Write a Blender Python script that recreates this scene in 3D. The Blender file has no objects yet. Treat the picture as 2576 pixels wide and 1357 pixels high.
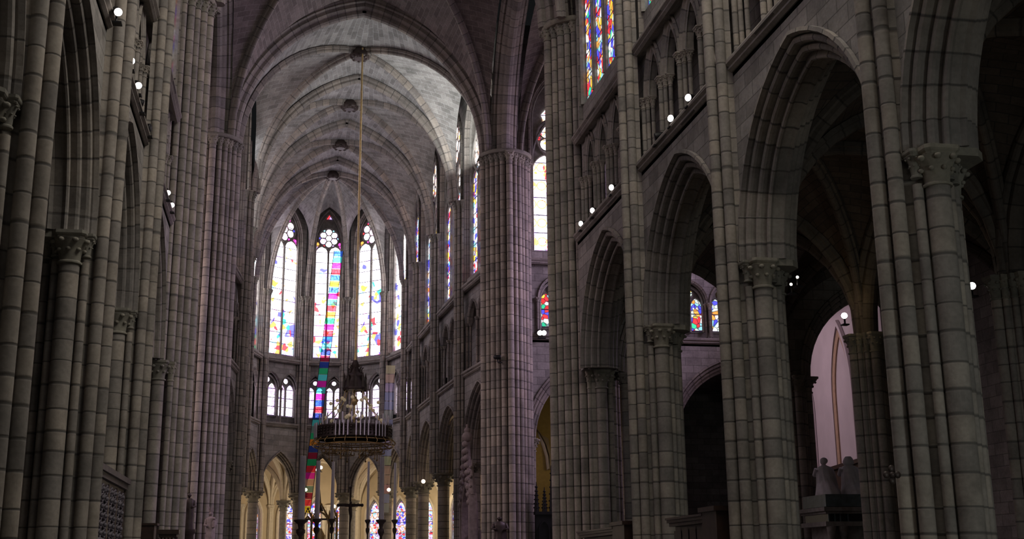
import bpy, math, random
from mathutils import Vector, Matrix
random.seed(7)
PI = math.pi
SC = bpy.context.scene
COL = SC.collection
E = 1.6            # eye height above the nave floor; heights below are written above eye level

# ------------------------------------------------------------------ camera
cam_d = bpy.data.cameras.new('camera'); cam = bpy.data.objects.new('camera', cam_d); COL.objects.link(cam)
FPX = 2978.55
cam_d.sensor_width = 36.0; cam_d.lens = FPX / 2576 * 36.0
cam_d.clip_start = 0.1; cam_d.clip_end = 400
def unit(v): return Vector(v).normalized()
_y = unit((704 - 1288, 1435 - 678.5, FPX)); _z = unit((1170 - 1288, -11140 - 678.5, FPX)); _x = _y.cross(_z)
right = Vector((_x[0], _y[0], _z[0])); down = Vector((_x[1], _y[1], _z[1])); fwd = Vector((_x[2], _y[2], _z[2]))
cam.matrix_world = Matrix(((right[0], -down[0], -fwd[0], 0), (right[1], -down[1], -fwd[1], 0),
                           (right[2], -down[2], -fwd[2], E), (0, 0, 0, 1)))
SC.camera = cam
def ray(px, py):
    d = right * (px - 1288) + down * (py - 678.5) + fwd * FPX
    return d
def at_y(px, py, Y):
    d = ray(px, py); return d * (Y / d[1])

# ------------------------------------------------------------------ world, lights, exposure
W = bpy.data.worlds.new('sky'); SC.world = W; W.use_nodes = True
W.node_tree.nodes['Background'].inputs[0].default_value = (0.55, 0.58, 0.62, 1)
W.node_tree.nodes['Background'].inputs[1].default_value = 0.008
def area(name, loc, target, size, power, color, sy=None, spread=180):
    l = bpy.data.lights.new(name, 'AREA'); l.energy = power; l.color = color
    l.shape = 'RECTANGLE'; l.size = size; l.size_y = sy or size; l.spread = math.radians(spread)
    o = bpy.data.objects.new(name, l); COL.objects.link(o)
    o.location = (loc[0], loc[1], loc[2] + E)
    d = Vector((target[0] - loc[0], target[1] - loc[1], target[2] - loc[2]))
    o.rotation_euler = d.to_track_quat('-Z', 'Y').to_euler()
    o.visible_camera = False
    return o
def point(name, loc, power, color, r=0.3):
    l = bpy.data.lights.new(name, 'POINT'); l.energy = power; l.color = color; l.shadow_soft_size = r
    o = bpy.data.objects.new(name, l); COL.objects.link(o); o.location = (loc[0], loc[1], loc[2] + E)
    return o
# daylight of the west front, behind the viewer
area('daylight_west', (-1, -14, 13), (4, 30, 5), 8, 85, (1.0, 0.97, 0.90), 12, 120)
area('daylight_west_aisle', (13.6, -2, 1.2), (10.5, 18, 2), 3, 38, (0.92, 1.0, 0.97), 3, 60)
# daylight through the south and north rose windows of the transept
area('daylight_south_rose', (24, 45.8, 15), (-3, 47, 3), 9, 1500, (0.84, 0.66, 1.0), 9, 115)
area('daylight_north_rose', (-14, 45.8, 15), (9, 50, 3), 9, 620, (1.0, 0.78, 0.84), 9, 115)
# daylight through the nave clerestories
area('daylight_north_clerestory', (-3.3, 22, 20.5), (9, 26, 9), 24, 250, (0.90, 0.83, 1.0), 7)
area('daylight_south_clerestory', (9.0, 22, 20.5), (-4, 26, 6), 24, 2300, (1.0, 0.96, 0.86), 7)
# bright daylight through the first south window of the choir
area('daylight_choir_south', (8.5, 56.8, 20.5), (7.0, 56.8, 25), 3.6, 330, (0.95, 1.0, 1.0), 3.5)
area('daylight_choir_north', (-2.2, 63, 20.0), (7, 64, 22), 10, 120, (0.90, 0.95, 1.0), 4)
# warm lamps hidden behind the piers of the ambulatory
for q in ((-5.2, 86.5), (2.6, 91.5), (10.4, 88.0), (-8.6, 78), (13.4, 79), (14.5, 69)): point('ambulatory_lamp', (*q, 3.6), 320, (1, .84, .60), .4)
point('chapel_lamp', (14, 57, 5), 22, (1, .75, .4))
area('daylight_chapel', (17, 47, 9), (22.3, 45, 6), 3, 75, (1.0, 0.78, 0.90), 4)
SC.view_settings.view_transform = 'Standard'; SC.view_settings.look = 'None'
SC.view_settings.gamma = 1; SC.view_settings.exposure = 0.3
SC.view_settings.use_curve_mapping = False
SC.cycles.max_bounces = 5; SC.cycles.diffuse_bounces = 2; SC.cycles.glossy_bounces = 2
SC.cycles.transparent_max_bounces = 10; SC.cycles.transmission_bounces = 3
SC.cycles.sample_clamp_indirect = 4; SC.cycles.sample_clamp_direct = 0
SC.cycles.caustics_reflective = False; SC.cycles.caustics_refractive = False
SC.cycles.use_denoising = True

# ------------------------------------------------------------------ materials
def new_mat(name):
    m = bpy.data.materials.new(name); m.use_nodes = True
    nt = m.node_tree; nt.nodes.clear()
    out = nt.nodes.new('ShaderNodeOutputMaterial')
    return m, nt, out
class NT:
    def __init__(s, nt): s.nt = nt
    def n(s, t, **kw):
        x = s.nt.nodes.new('ShaderNode' + t)
        for k, v in kw.items(): setattr(x, k, v)
        return x
    def l(s, a, b): s.nt.links.new(a, b)
    def math(s, op, a, b=None, c=None):
        x = s.n('Math', operation=op)
        for i, v in enumerate((a, b, c)):
            if v is None: continue
            if isinstance(v, (int, float)): x.inputs[i].default_value = v
            else: s.l(v, x.inputs[i])
        return x.outputs[0]
    def mix(s, f, a, b, mode='MIX'):
        x = s.n('Mix', data_type='RGBA', blend_type=mode)
        for i, v in ((0, f), (6, a), (7, b)):
            if isinstance(v, (int, float)): x.inputs[i].default_value = v
            elif isinstance(v, tuple): x.inputs[i].default_value = (*v[:3], 1)
            else: s.l(v, x.inputs[i])
        return x.outputs[2]
    def ramp(s, fac, stops, interp='LINEAR'):
        x = s.n('ValToRGB'); r = x.color_ramp; r.interpolation = interp
        while len(r.elements) < len(stops): r.elements.new(0.5)
        for e, (p, c) in zip(r.elements, stops):
            e.position = p; e.color = (*c[:3], 1) if isinstance(c, tuple) else (c, c, c, 1)
        s.l(fac, x.inputs[0]); return x.outputs[0]

def stone(name, col, mode='course', step=0.42, joint=0.42, row=0.36, bw=0.8, rough=0.9, mortar=None, var=0.22):
    m, nt, out = new_mat(name); N = NT(nt)
    b = N.n('BsdfPrincipled'); b.inputs['Roughness'].default_value = rough
    b.inputs['Specular IOR Level'].default_value = 0.25
    uv = N.n('UVMap'); sep = N.n('SeparateXYZ'); N.l(uv.outputs[0], sep.inputs[0])
    geo = N.n('NewGeometry')
    noi = N.n('TexNoise'); noi.inputs['Scale'].default_value = 1.3; noi.inputs['Detail'].default_value = 5
    noi.inputs['Roughness'].default_value = 0.65
    N.l(geo.outputs['Position'], noi.inputs['Vector'])
    fine = N.n('TexNoise'); fine.inputs['Scale'].default_value = 14; fine.inputs['Detail'].default_value = 3
    N.l(geo.outputs['Position'], fine.inputs['Vector'])
    stain = N.ramp(noi.outputs[0], [(0.28, 0.62), (0.5, 0.95), (0.72, 1.18)])
    stain = N.mix(0.35, stain, N.ramp(fine.outputs[0], [(0.3, 0.7), (0.7, 1.25)]), 'MULTIPLY')
    if mode == 'course':
        f = N.math('FLOOR', sep.outputs[0])
        off = N.math('FRACT', N.math('MULTIPLY', f, 0.377))
        t = N.math('ADD', N.math('DIVIDE', sep.outputs[1], step), off)
        w = N.n('TexNoise', noise_dimensions='1D'); w.inputs['Scale'].default_value = 0.6
        N.l(t, w.inputs['W'])
        t = N.math('ADD', t, N.math('MULTIPLY', w.outputs[0], 0.9))
        cell = N.math('FLOOR', t); fr = N.math('FRACT', t)
        d = N.math('ABSOLUTE', N.math('SUBTRACT', fr, 0.5))
        j = N.ramp(d, [(0.5 - 0.028 / step, 0.0), (0.5 - 0.008 / step, 1.0)])
        cmb = N.n('CombineXYZ'); N.l(cell, cmb.inputs[0]); N.l(sep.outputs[0], cmb.inputs[1])
        wn = N.n('TexWhiteNoise', noise_dimensions='2D'); N.l(cmb.outputs[0], wn.inputs['Vector'])
        tone = N.ramp(wn.outputs['Value'], [(0, 1 - var), (1, 1 + var)])
        warm = N.mix(wn.outputs['Value'], (1, 1, 1), (1.06, 1.0, 0.90))
        c = N.mix(1.0, (*col, 1), tone, 'MULTIPLY'); c = N.mix(0.8, c, warm, 'MULTIPLY')
        c = N.mix(1.0, c, stain, 'MULTIPLY')
        c = N.mix(j, c, tuple(x * joint for x in col))
        hgt = N.math('SUBTRACT', 1.0, j)
    else:
        br = N.n('TexBrick'); N.l(uv.outputs[0], br.inputs['Vector'])
        br.inputs['Scale'].default_value = 1.0; br.inputs['Brick Width'].default_value = bw
        br.inputs['Row Height'].default_value = row; br.inputs['Mortar Size'].default_value = 0.014
        br.inputs['Mortar Smooth'].default_value = 0.2; br.inputs['Bias'].default_value = 0.0
        br.inputs['Color1'].default_value = (*[x * (1 - var) for x in col], 1)
        br.inputs['Color2'].default_value = (*[x * (1 + var * .7) for x in col], 1)
        mo = mortar or tuple(x * 0.55 for x in col)
        br.inputs['Mortar'].default_value = (*mo, 1)
        c = N.mix(1.0, br.outputs[0], stain, 'MULTIPLY')
        hgt = N.math('SUBTRACT', 1.0, br.outputs['Fac'])
    bp = N.n('Bump'); bp.inputs['Strength'].default_value = 0.35; bp.inputs['Distance'].default_value = 0.02
    N.l(N.math('ADD', hgt, N.math('MULTIPLY', fine.outputs[0], 0.6)), bp.inputs['Height'])
    N.l(bp.outputs[0], b.inputs['Normal'])
    N.l(c, b.inputs['Base Color']); N.l(b.outputs[0], out.inputs[0])
    return m

def simple(name, col, rough=0.6, metal=0.0, noise=0.25, scale=6.0, emit=0.0, ecol=None):
    m, nt, out = new_mat(name); N = NT(nt)
    b = N.n('BsdfPrincipled'); b.inputs['Roughness'].default_value = rough; b.inputs['Metallic'].default_value = metal
    g = N.n('NewGeometry'); t = N.n('TexNoise'); t.inputs['Scale'].default_value = scale; t.inputs['Detail'].default_value = 4
    N.l(g.outputs['Position'], t.inputs['Vector'])
    c = N.mix(1.0, (*col, 1), N.ramp(t.outputs[0], [(0.3, 1 - noise), (0.7, 1 + noise)]), 'MULTIPLY')
    N.l(c, b.inputs['Base Color'])
    if emit:
        b.inputs['Emission Color'].default_value = (*(ecol or col), 1); b.inputs['Emission Strength'].default_value = emit
    N.l(b.outputs[0], out.inputs[0]); return m

WHITE = (1, 1, 1)
def glass(name, palette, strength, white=(1, .95, 1), colour_lo=0.15, colour_hi=0.15, v0=0, v1=8, cell=3.2, bar=0.8, lead=0.05, ck=1.0, medal=False):
    """leaded stained glass lit by the sky behind it: coloured pieces, dark leads and saddle bars"""
    m, nt, out = new_mat(name); N = NT(nt)
    uv = N.n('UVMap'); sep = N.n('SeparateXYZ'); N.l(uv.outputs[0], sep.inputs[0])
    vo = N.n('TexVoronoi'); vo.inputs['Scale'].default_value = cell; N.l(uv.outputs[0], vo.inputs['Vector'])
    ve = N.n('TexVoronoi', feature='DISTANCE_TO_EDGE'); ve.inputs['Scale'].default_value = cell; N.l(uv.outputs[0], ve.inputs['Vector'])
    sc = N.n('SeparateColor'); N.l(vo.outputs['Color'], sc.inputs[0])
    n = len(palette)
    pal = N.ramp(sc.outputs[0], [(i / n, c) for i, c in enumerate(palette)], 'CONSTANT')
    big = N.n('TexNoise'); big.inputs['Scale'].default_value = 0.9; big.inputs['Detail'].default_value = 2
    N.l(uv.outputs[0], big.inputs['Vector'])
    g = N.n('MapRange'); g.clamp = True
    N.l(sep.outputs[1], g.inputs[0]); g.inputs[1].default_value = v0; g.inputs[2].default_value = v1
    g.inputs[3].default_value = colour_lo; g.inputs[4].default_value = colour_hi
    thr = N.math('ADD', g.outputs[0], N.math('MULTIPLY', N.math('SUBTRACT', big.outputs[0], 0.5), 2.6))
    isc = N.math('LESS_THAN', sc.outputs[1], thr)
    pal = N.mix(1.0, pal, (ck, ck, ck), 'MULTIPLY')
    c = N.mix(isc, (*white, 1), pal)
    c = N.mix(0.5, c, N.ramp(sc.outputs[2], [(0, .45), (1, 1.2)]), 'MULTIPLY')
    ld = N.math('LESS_THAN', ve.outputs['Distance'], lead)
    br = N.math('LESS_THAN', N.math('FRACT', N.math('DIVIDE', sep.outputs[1], bar)), 0.045 / bar)
    dark = N.math('MAXIMUM', N.math('MULTIPLY', ld, 0.75), br)
    if medal:   # rows of painted medallions
        fr = N.math('FRACT', N.math('DIVIDE', sep.outputs[1], medal))
        fu = N.math('MULTIPLY', N.math('PINGPONG', sep.outputs[0], 0.5), 1.0)
        dd = N.math('SQRT', N.math('ADD', N.math('POWER', N.math('SUBTRACT', fr, 0.5), 2), N.math('POWER', N.math('SUBTRACT', fu, 0.25), 2)))
        ring = N.math('LESS_THAN', N.math('ABSOLUTE', N.math('SUBTRACT', dd, 0.22)), 0.03)
        c = N.mix(ring, c, (0.9, 0.35, 0.12))
    c = N.mix(dark, c, (0.02, 0.01, 0.03))
    em = N.n('Emission'); N.l(c, em.inputs[0]); em.inputs[1].default_value = strength
    N.l(em.outputs[0], out.inputs[0])
    return m

STONE_C = (0.30, 0.270, 0.243)
M = {}
M['shaft'] = stone('stone_shafts', STONE_C)
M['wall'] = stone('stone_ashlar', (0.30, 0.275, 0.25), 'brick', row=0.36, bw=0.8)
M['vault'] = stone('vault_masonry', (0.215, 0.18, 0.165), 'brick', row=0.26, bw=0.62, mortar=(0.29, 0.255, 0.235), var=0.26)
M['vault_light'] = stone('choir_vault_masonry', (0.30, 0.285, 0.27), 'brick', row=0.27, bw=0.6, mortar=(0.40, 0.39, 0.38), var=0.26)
M['vault_dark'] = stone('shaded_aisle_vault', (0.115, 0.088, 0.07), 'brick', row=0.26, bw=0.62, mortar=(0.06, 0.05, 0.045), var=0.26)  # brownish bricks, darkened to put the aisle's shade into the colour
M['rib_dark'] = stone('shaded_rib_stone', (0.15, 0.13, 0.115), step=0.5)  # rib stone with the same aisle shade put into its colour
M['rib'] = stone('rib_stone', (0.27, 0.245, 0.225), step=0.5)
M['capital'] = stone('carved_stone', (0.25, 0.235, 0.20), step=3.0, joint=1.0)
M['plain'] = simple('plain_stone', (0.27, 0.25, 0.225), 0.9)
M['pale'] = simple('limewashed_stone', (0.50, 0.40, 0.27), 0.9, noise=0.08, scale=1.5)
M['paler'] = simple('pale_rib_stone', (0.60, 0.52, 0.40), 0.9, noise=0.08)
M['pink'] = simple('plastered_wall', (0.50, 0.42, 0.44), 0.9, noise=0.06, scale=1.2)
M['orange'] = simple('dressed_orange_stone', (0.40, 0.26, 0.17), 0.9, noise=0.1)
M['ochre'] = simple('ochre_wall', (0.42, 0.30, 0.09), 0.9, noise=0.1)
M['wood'] = simple('dark_oak', (0.035, 0.016, 0.010), 0.5, noise=0.4)
M['wood2'] = simple('brown_oak', (0.045, 0.026, 0.02), 0.5, noise=0.4)
M['marble'] = simple('white_marble', (0.66, 0.62, 0.64), 0.6, noise=0.12)
M['slate'] = simple('blue_grey_marble', (0.12, 0.16, 0.165), 0.4, noise=0.25)
M['black'] = simple('black_marble', (0.012, 0.012, 0.014), 0.3)
M['brass'] = simple('aged_brass', (0.30, 0.20, 0.08), 0.45, 0.8, noise=0.3)
M['gold'] = simple('polished_gold', (0.62, 0.46, 0.22), 0.4, 0.6, noise=0.2)
M['iron'] = simple('black_iron', (0.012, 0.011, 0.012), 0.5, 0.5)
M['wax'] = simple('white_wax', (0.66, 0.62, 0.68), 0.7, noise=0.06)
M['globe'] = simple('ivory_glass', (0.62, 0.5, 0.33), 0.35, noise=0.08, emit=0.10, ecol=(1, .8, .5))
M['bulb'] = simple('lit_bulb', (1, 0.8, 0.6), 0.4, noise=0.0, emit=6, ecol=(1, 0.72, 0.5))
M['lens'] = simple('lit_lens', (1, 0.95, 0.9), 0.4, noise=0.0, emit=9, ecol=(1, 0.90, 0.84))
M['floor'] = stone('floor_slabs', (0.16, 0.15, 0.14), 'brick', row=0.6, bw=0.6, rough=0.5)
M['bronze'] = simple('dark_bronze', (0.05, 0.035, 0.03), 0.5, 0.4)
M['statue'] = simple('weathered_limestone', (0.28, 0.22, 0.21), 0.85)

BLUE = (0.10, 0.10, 0.9); RED = (0.85, 0.05, 0.06); YEL = (1.0, 0.7, 0.08); GRN = (0.05, 0.65, 0.35); ORA = (1, 0.42, 0.08)
PNK = (1, 0.5, 0.85); LAV = (0.62, 0.45, 1.0); CYA = (0.35, 0.8, 1.0); WHT = (1, 1, 1); MAG = (0.9, 0.08, 0.6)
PAL1 = [PNK, ORA, CYA, RED, LAV, YEL, GRN, BLUE, CYA, PNK]
M['glass_apse'] = glass('apse_glass', PAL1, 4.2, (1, .95, 1), 0.62, -0.15, 1.2, 7.2, cell=2.6, bar=0.78, lead=0.025, ck=.85)
M['glass_rose'] = glass('rose_glass', [LAV, PNK, WHT, PNK], 3.8, (1, .92, 1), 0.4, 0.4, cell=3, bar=5, lead=0.03)
M['glass_jewel'] = glass('jewel_glass', [RED, MAG, ORA, CYA, BLUE, RED, LAV], 1.5, (0.9, .3, .5), 1.2, 1.2, cell=1.6, bar=5, lead=0.03)
M['glass_tri'] = glass('triforium_glass', [LAV, PNK, LAV, WHT], 2.4, (.92, .80, 1), 0.25, 0.25, cell=7, bar=0.62, lead=0.05)
M['glass_deep'] = glass('deep_glass', [RED, BLUE, YEL, BLUE, GRN, CYA, ORA, BLUE, WHT, RED], 1.15, (.75, .9, .8), 0.8, 0.8, cell=4.5, bar=0.85, lead=0.07)
M['glass_side'] = glass('side_glass', [BLUE, ORA, RED, BLUE, CYA, YEL, BLUE, LAV, WHT], 1.4, (.95, .9, 1), 0.75, 0.6, cell=3.6, bar=0.85, lead=0.05)
M['glass_white'] = glass('bright_glass', [PNK, RED, LAV, ORA, CYA], 3.6, (1, .96, 1), 0.22, 0.05, 0, 6, cell=4.5, bar=0.9, lead=0.03, medal=0.95)
M['glass_chapel'] = glass('chapel_glass', [LAV, BLUE, PNK, RED, CYA, LAV], 1.5, (.85, .82, 1), 0.45, 0.45, cell=6, bar=0.8, lead=0.06, medal=1.1)

# ------------------------------------------------------------------ mesh helpers
class MB:
    def __init__(s): s.v = []; s.f = []; s.uv = []; s.sm = []; s.sid = random.randrange(1000) * 1.0
    def add(s, pts, faces, uvs=None, smooth=False):
        o = len(s.v); s.v += [tuple(p) for p in pts]
        s.uv += list(uvs) if uvs else [(s.sid, p[2]) for p in pts]
        s.f += [tuple(i + o for i in f) for f in faces]; s.sm += [smooth] * len(faces)
    def box(s, x0, x1, y0, y1, z0, z1):
        P = [(x, y, z) for z in (z0, z1) for y in (y0, y1) for x in (x0, x1)]
        F = [(0, 1, 3, 2), (4, 6, 7, 5), (0, 4, 5, 1), (2, 3, 7, 6), (0, 2, 6, 4), (1, 5, 7, 3)]
        for f in F:
            q = [P[i] for i in f]
            n = (Vector(q[1]) - Vector(q[0])).cross(Vector(q[2]) - Vector(q[0]))
            if abs(n[0]) >= abs(n[1]) and abs(n[0]) >= abs(n[2]): uv = [(p[1], p[2]) for p in q]
            elif abs(n[1]) >= abs(n[2]): uv = [(p[0], p[2]) for p in q]
            else: uv = [(p[0], p[1]) for p in q]
            s.add(q, [(0, 1, 2, 3)], uv)
    def cyl(s, x, y, z0, z1, r, n=12, r1=None, cap=True, sid=None):
        r1 = r if r1 is None else r1; sid = s.sid if sid is None else sid
        P = []; 
        for z, q in ((z0, r), (z1, r1)):
            P += [(x + q * math.cos(2 * PI * i / n), y + q * math.sin(2 * PI * i / n), z) for i in range(n)]
        s.add(P, [(i, (i + 1) % n, n + (i + 1) % n, n + i) for i in range(n)], [(sid, p[2]) for p in P], True)
        if cap:
            s.add(P[n:], [tuple(range(n))], [(sid, z1)] * n); s.add(P[:n], [tuple(reversed(range(n)))], [(sid, z0)] * n)
    def lathe(s, x, y, prof, n=16, mod=None):
        P = []
        for k, (r, z) in enumerate(prof):
            for i in range(n):
                a = 2 * PI * i / n; q = r * (1 + (mod(a, k) if mod else 0))
                P.append((x + q * math.cos(a), y + q * math.sin(a), z))
        F = [(k * n + i, k * n + (i + 1) % n, (k + 1) * n + (i + 1) % n, (k + 1) * n + i) for k in range(len(prof) - 1) for i in range(n)]
        s.add(P, F, None, True)
        s.add(P[-n:], [tuple(range(n))]); s.add(P[:n], [tuple(reversed(range(n)))])
    def tube(s, pts, r, n=8, closed=False):
        pts = [Vector(p) for p in pts]; m = len(pts); P = []; UV = []; L = 0
        rr = r if isinstance(r, (list, tuple)) else [r] * m
        up = None
        for i, p in enumerate(pts):
            a = pts[(i - 1) % m] if (i > 0 or closed) else p
            b = pts[(i + 1) % m] if (i < m - 1 or closed) else p
            t = (b - a).normalized()
            if up is None: up = Vector((0, 0, 1)) if abs(t[2]) < 0.9 else Vector((1, 0, 0))
            x = up.cross(t)
            if x.length < 1e-4: x = Vector((1, 0, 0)).cross(t)
            x.normalize(); y = t.cross(x); up = y
            if i: L += (p - pts[i - 1]).length
            P += [p + (x * math.cos(2 * PI * k / n) + y * math.sin(2 * PI * k / n)) * rr[i] for k in range(n)]
            UV += [(s.sid, L)] * n
        F = [(i * n + k, i * n + (k + 1) % n, ((i + 1) % m) * n + (k + 1) % n, ((i + 1) % m) * n + k)
             for i in range(m if closed else m - 1) for k in range(n)]
        s.add(P, F, UV, True)
        if not closed:
            s.add(P[:n], [tuple(reversed(range(n)))], UV[:n]); s.add(P[-n:], [tuple(range(n))], UV[-n:])
    def sphere(s, c, r, n=8, m=6, sc=(1, 1, 1)):
        P = []
        for j in range(m + 1):
            b = PI * j / m
            for i in range(n):
                a = 2 * PI * i / n
                P.append((c[0] + sc[0] * r * math.sin(b) * math.cos(a), c[1] + sc[1] * r * math.sin(b) * math.sin(a), c[2] + sc[2] * r * math.cos(b)))
        s.add(P, [(j * n + i, (j + 1) * n + i, (j + 1) * n + (i + 1) % n, j * n + (i + 1) % n) for j in range(m) for i in range(n)], None, True)
    def sweep(s, path, side, prof, smooth=False, closed_prof=False, scale_miter=True):
        """sweep a profile of (outward, sideways) offsets along a path that lies in the plane perpendicular to side"""
        side = Vector(side).normalized(); path = [Vector(p) for p in path]; m = len(path); k = len(prof)
        P = []; UV = []; L = 0
        for i, p in enumerate(path):
            t1 = (p - path[i - 1]).normalized() if i else None
            t2 = (path[i + 1] - p).normalized() if i < m - 1 else None
            if t1 is None: t1 = t2
            if t2 is None: t2 = t1
            n1 = side.cross(t1); n2 = side.cross(t2); nn = (n1 + n2)
            if nn.length < 1e-6: nn = n1
            nn.normalize(); c = max(0.5, nn.dot(n1)); 
            if i: L += (p - path[i - 1]).length
            for a, b in prof:
                P.append(p + nn * (a / c) + side * b); UV.append((s.sid + 0.01 * len(P) * 0, L))
        kk = k if closed_prof else k - 1
        F = [(i * k + j, i * k + (j + 1) % k, (i + 1) * k + (j + 1) % k, (i + 1) * k + j) for i in range(m - 1) for j in range(kk)]
        s.add(P, F, UV, smooth)
        if closed_prof:
            s.add(P[:k], [tuple(range(k))], UV[:k]); s.add(P[-k:], [tuple(reversed(range(k)))], UV[-k:])
    def build(s, name, mat, parent=None, local=False):
        me = bpy.data.meshes.new(name)
        z = 0 if local else E
        me.from_pydata([(p[0], p[1], p[2] + z) for p in s.v], [], s.f)
        uvl = me.uv_layers.new(name='UVMap')
        idx = [0] * len(me.loops); me.loops.foreach_get('vertex_index', idx)
        flat = []
        for i in idx: flat += [s.uv[i][0], s.uv[i][1]]
        uvl.data.foreach_set('uv', flat)
        me.polygons.foreach_set('use_smooth', s.sm)
        me.materials.append(mat if not isinstance(mat, str) else M[mat])
        me.update()
        o = bpy.data.objects.new(name, me); COL.objects.link(o)
        if parent: o.parent = parent
        return o

def thing(name, label=None, cat=None, loc=(0, 0, 0), rz=0, group=None, kind=None):
    o = bpy.data.objects.new(name, None); COL.objects.link(o); o.location = loc; o.rotation_euler = (0, 0, rz)
    o.empty_display_size = 0.3
    return tag(o, label, cat, group, kind)
def tag(o, label=None, cat=None, group=None, kind=None):
    if label: o['label'] = label
    if cat: o['category'] = cat
    if group: o['group'] = group
    if kind: o['kind'] = kind
    return o
def copy_tree(o, loc=None, rz=None, label=None):
    kids = {}
    for q in COL.objects:
        if q.parent: kids.setdefault(q.parent.name, []).append(q)
    def rec(x, par):
        c = x.copy(); COL.objects.link(c); c.parent = par
        for ch in kids.get(x.name, []): rec(ch, c)
        return c
    c = rec(o, None)
    if loc is not None: c.location = loc
    if rz is not None: c.rotation_euler = (0, 0, rz)
    if label: c['label'] = label
    return c

def arch(w, r, n=10):
    """pointed arch: (u, v) from left spring (-w,0) over the apex (0,r) to (w,0)"""
    L = [(-w + inset(w, r, v), v) for v in [r * math.sin(PI / 2 * i / n) ** (1.0 if r < w * 1.05 else 1.0) for i in range(n + 1)]]
    L[-1] = (0, r)
    return L + [(-u, v) for u, v in reversed(L[:-1])]
def inset(w, r, v):
    if r >= w:
        R = (w * w + r * r) / (2 * w); return R - math.sqrt(max(0, R * R - v * v))
    return w * (1 - math.sqrt(max(0, 1 - (v / r) ** 2)))

class Frame:
    """local wall frame: u along the wall, n towards the interior"""
    def __init__(s, p0, p1, inward):
        s.p0 = Vector((p0[0], p0[1], 0)); d = Vector((p1[0], p1[1], 0)) - s.p0
        s.L = d.length; s.u = d.normalized(); n = Vector((-s.u[1], s.u[0], 0))
        mid = s.p0 + d / 2
        if n.dot(Vector((inward[0], inward[1], 0)) - mid) < 0: n = -n
        s.n = n
    def P(s, u, n, z): q = s.p0 + s.u * u + s.n * n; return Vector((q[0], q[1], z))
    def quad(s, mb, u0, u1, z0, z1, n):
        mb.add([s.P(u0, n, z0), s.P(u1, n, z0), s.P(u1, n, z1), s.P(u0, n, z1)], [(0, 1, 2, 3)], [(u0, z0), (u1, z0), (u1, z1), (u0, z1)])
    def block(s, mb, u0, u1, n0, n1, z0, z1):
        s.quad(mb, u0, u1, z0, z1, n0); s.quad(mb, u0, u1, z0, z1, n1)
        for u in (u0, u1): mb.add([s.P(u, n0, z0), s.P(u, n1, z0), s.P(u, n1, z1), s.P(u, n0, z1)], [(0, 1, 2, 3)], [(n0, z0), (n1, z0), (n1, z1), (n0, z1)])
        for z in (z0, z1): mb.add([s.P(u0, n0, z), s.P(u1, n0, z), s.P(u1, n1, z), s.P(u0, n1, z)], [(0, 1, 2, 3)], [(u0, n0), (u1, n0), (u1, n1), (u0, n1)])
    def arched(s, mb, u0, u1, zb, z1, uc, w, zs, r, n, N=10):
        """wall face with a pointed opening"""
        s.quad(mb, u0, uc - w, zb, z1, n) if uc - w > u0 + 1e-4 else None
        s.quad(mb, uc + w, u1, zb, z1, n) if u1 > uc + w + 1e-4 else None
        A = arch(w, r, N)
        for (a, za), (b, zb2) in zip(A, A[1:]):
            mb.add([s.P(uc + a, n, zs + za), s.P(uc + b, n, zs + zb2), s.P(uc + b, n, z1), s.P(uc + a, n, z1)], [(0, 1, 2, 3)],
                   [(uc + a, zs + za), (uc + b, zs + zb2), (uc + b, z1), (uc + a, z1)])
    def arch_path(s, uc, w, zs, r, n=0, leg=None, N=10):
        p = [s.P(uc + a, n, zs + z) for a, z in arch(w, r, N)]
        if leg is not None: p = [s.P(uc - w, n, leg)] + p + [s.P(uc + w, n, leg)]
        return p
    def side(s):
        # side vector such that sweep outward = away from the opening; depth b grows outwards of the building (away from interior)
        return -s.n
def out_sign(fr, path):
    """+1 when side x tangent points away from the opening for side = -n"""
    t = (path[1] - path[0]); nn = fr.side().cross(t)
    return 1 if nn.dot(-fr.u) > 0 else -1
def fsweep(mb, fr, path, prof, smooth=False, closed=False):
    sg = out_sign(fr, path)
    mb.sweep(path, fr.side(), [(a * sg, b) for a, b in prof], smooth, closed)
    if not closed and len(prof) > 20:      # close the feet of a deep arch
        k = len(prof); n0 = len(mb.v) - k * len(path)
        for i in (n0, len(mb.v) - k): mb.add(mb.v[i:i + k], [tuple(range(k))], mb.uv[i:i + k])

# moulded profiles: (outward from the intrados, depth behind the wall face)
def roll(a, b, r, a0, a1, n=5):
    return [(a + r * math.cos(a0 + (a1 - a0) * i / n), b + r * math.sin(a0 + (a1 - a0) * i / n)) for i in range(n + 1)]
def arcade_profile(th, pf=1.0):
    if pf < 1: return [(a * pf, b) for a, b in arcade_profile(th)]
    h = [(0.56, -0.02), (0.55, -0.10), (0.47, -0.11), (0.44, -0.02), (0.46, 0.10)] + roll(0.36, 0.08, 0.08, 0.5, -PI * 1.0) + [(0.30, 0.24)] \
        + roll(0.20, 0.24, 0.075, 0.4, -PI) + [(0.16, 0.38), (0.06, 0.36)] + roll(0.03, 0.40, 0.055, 0.6, -PI) + [(0.03, 0.47), (0.03, th / 2)]
    return h + [(a, th - b) for a, b in reversed(h[:-1])]
    h = [(0.52, -0.02), (0.50, -0.07), (0.44, -0.07), (0.42, 0.02)]
    h += roll(0.34, 0.06, 0.07, 0.2, -PI * 0.9) + [(0.27, 0.16)] + roll(0.20, 0.19, 0.06, 0, -PI) + [(0.14, 0.26)]
    h += [(0.09, 0.24), (0.10, 0.33)] + roll(0.05, 0.36, 0.06, 0.3, -PI * 1.1) + [(0.0, 0.44), (0.0, th / 2)]
    back = [(a, th - b) for a, b in reversed(h[:-1])]
    return h + back

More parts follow.
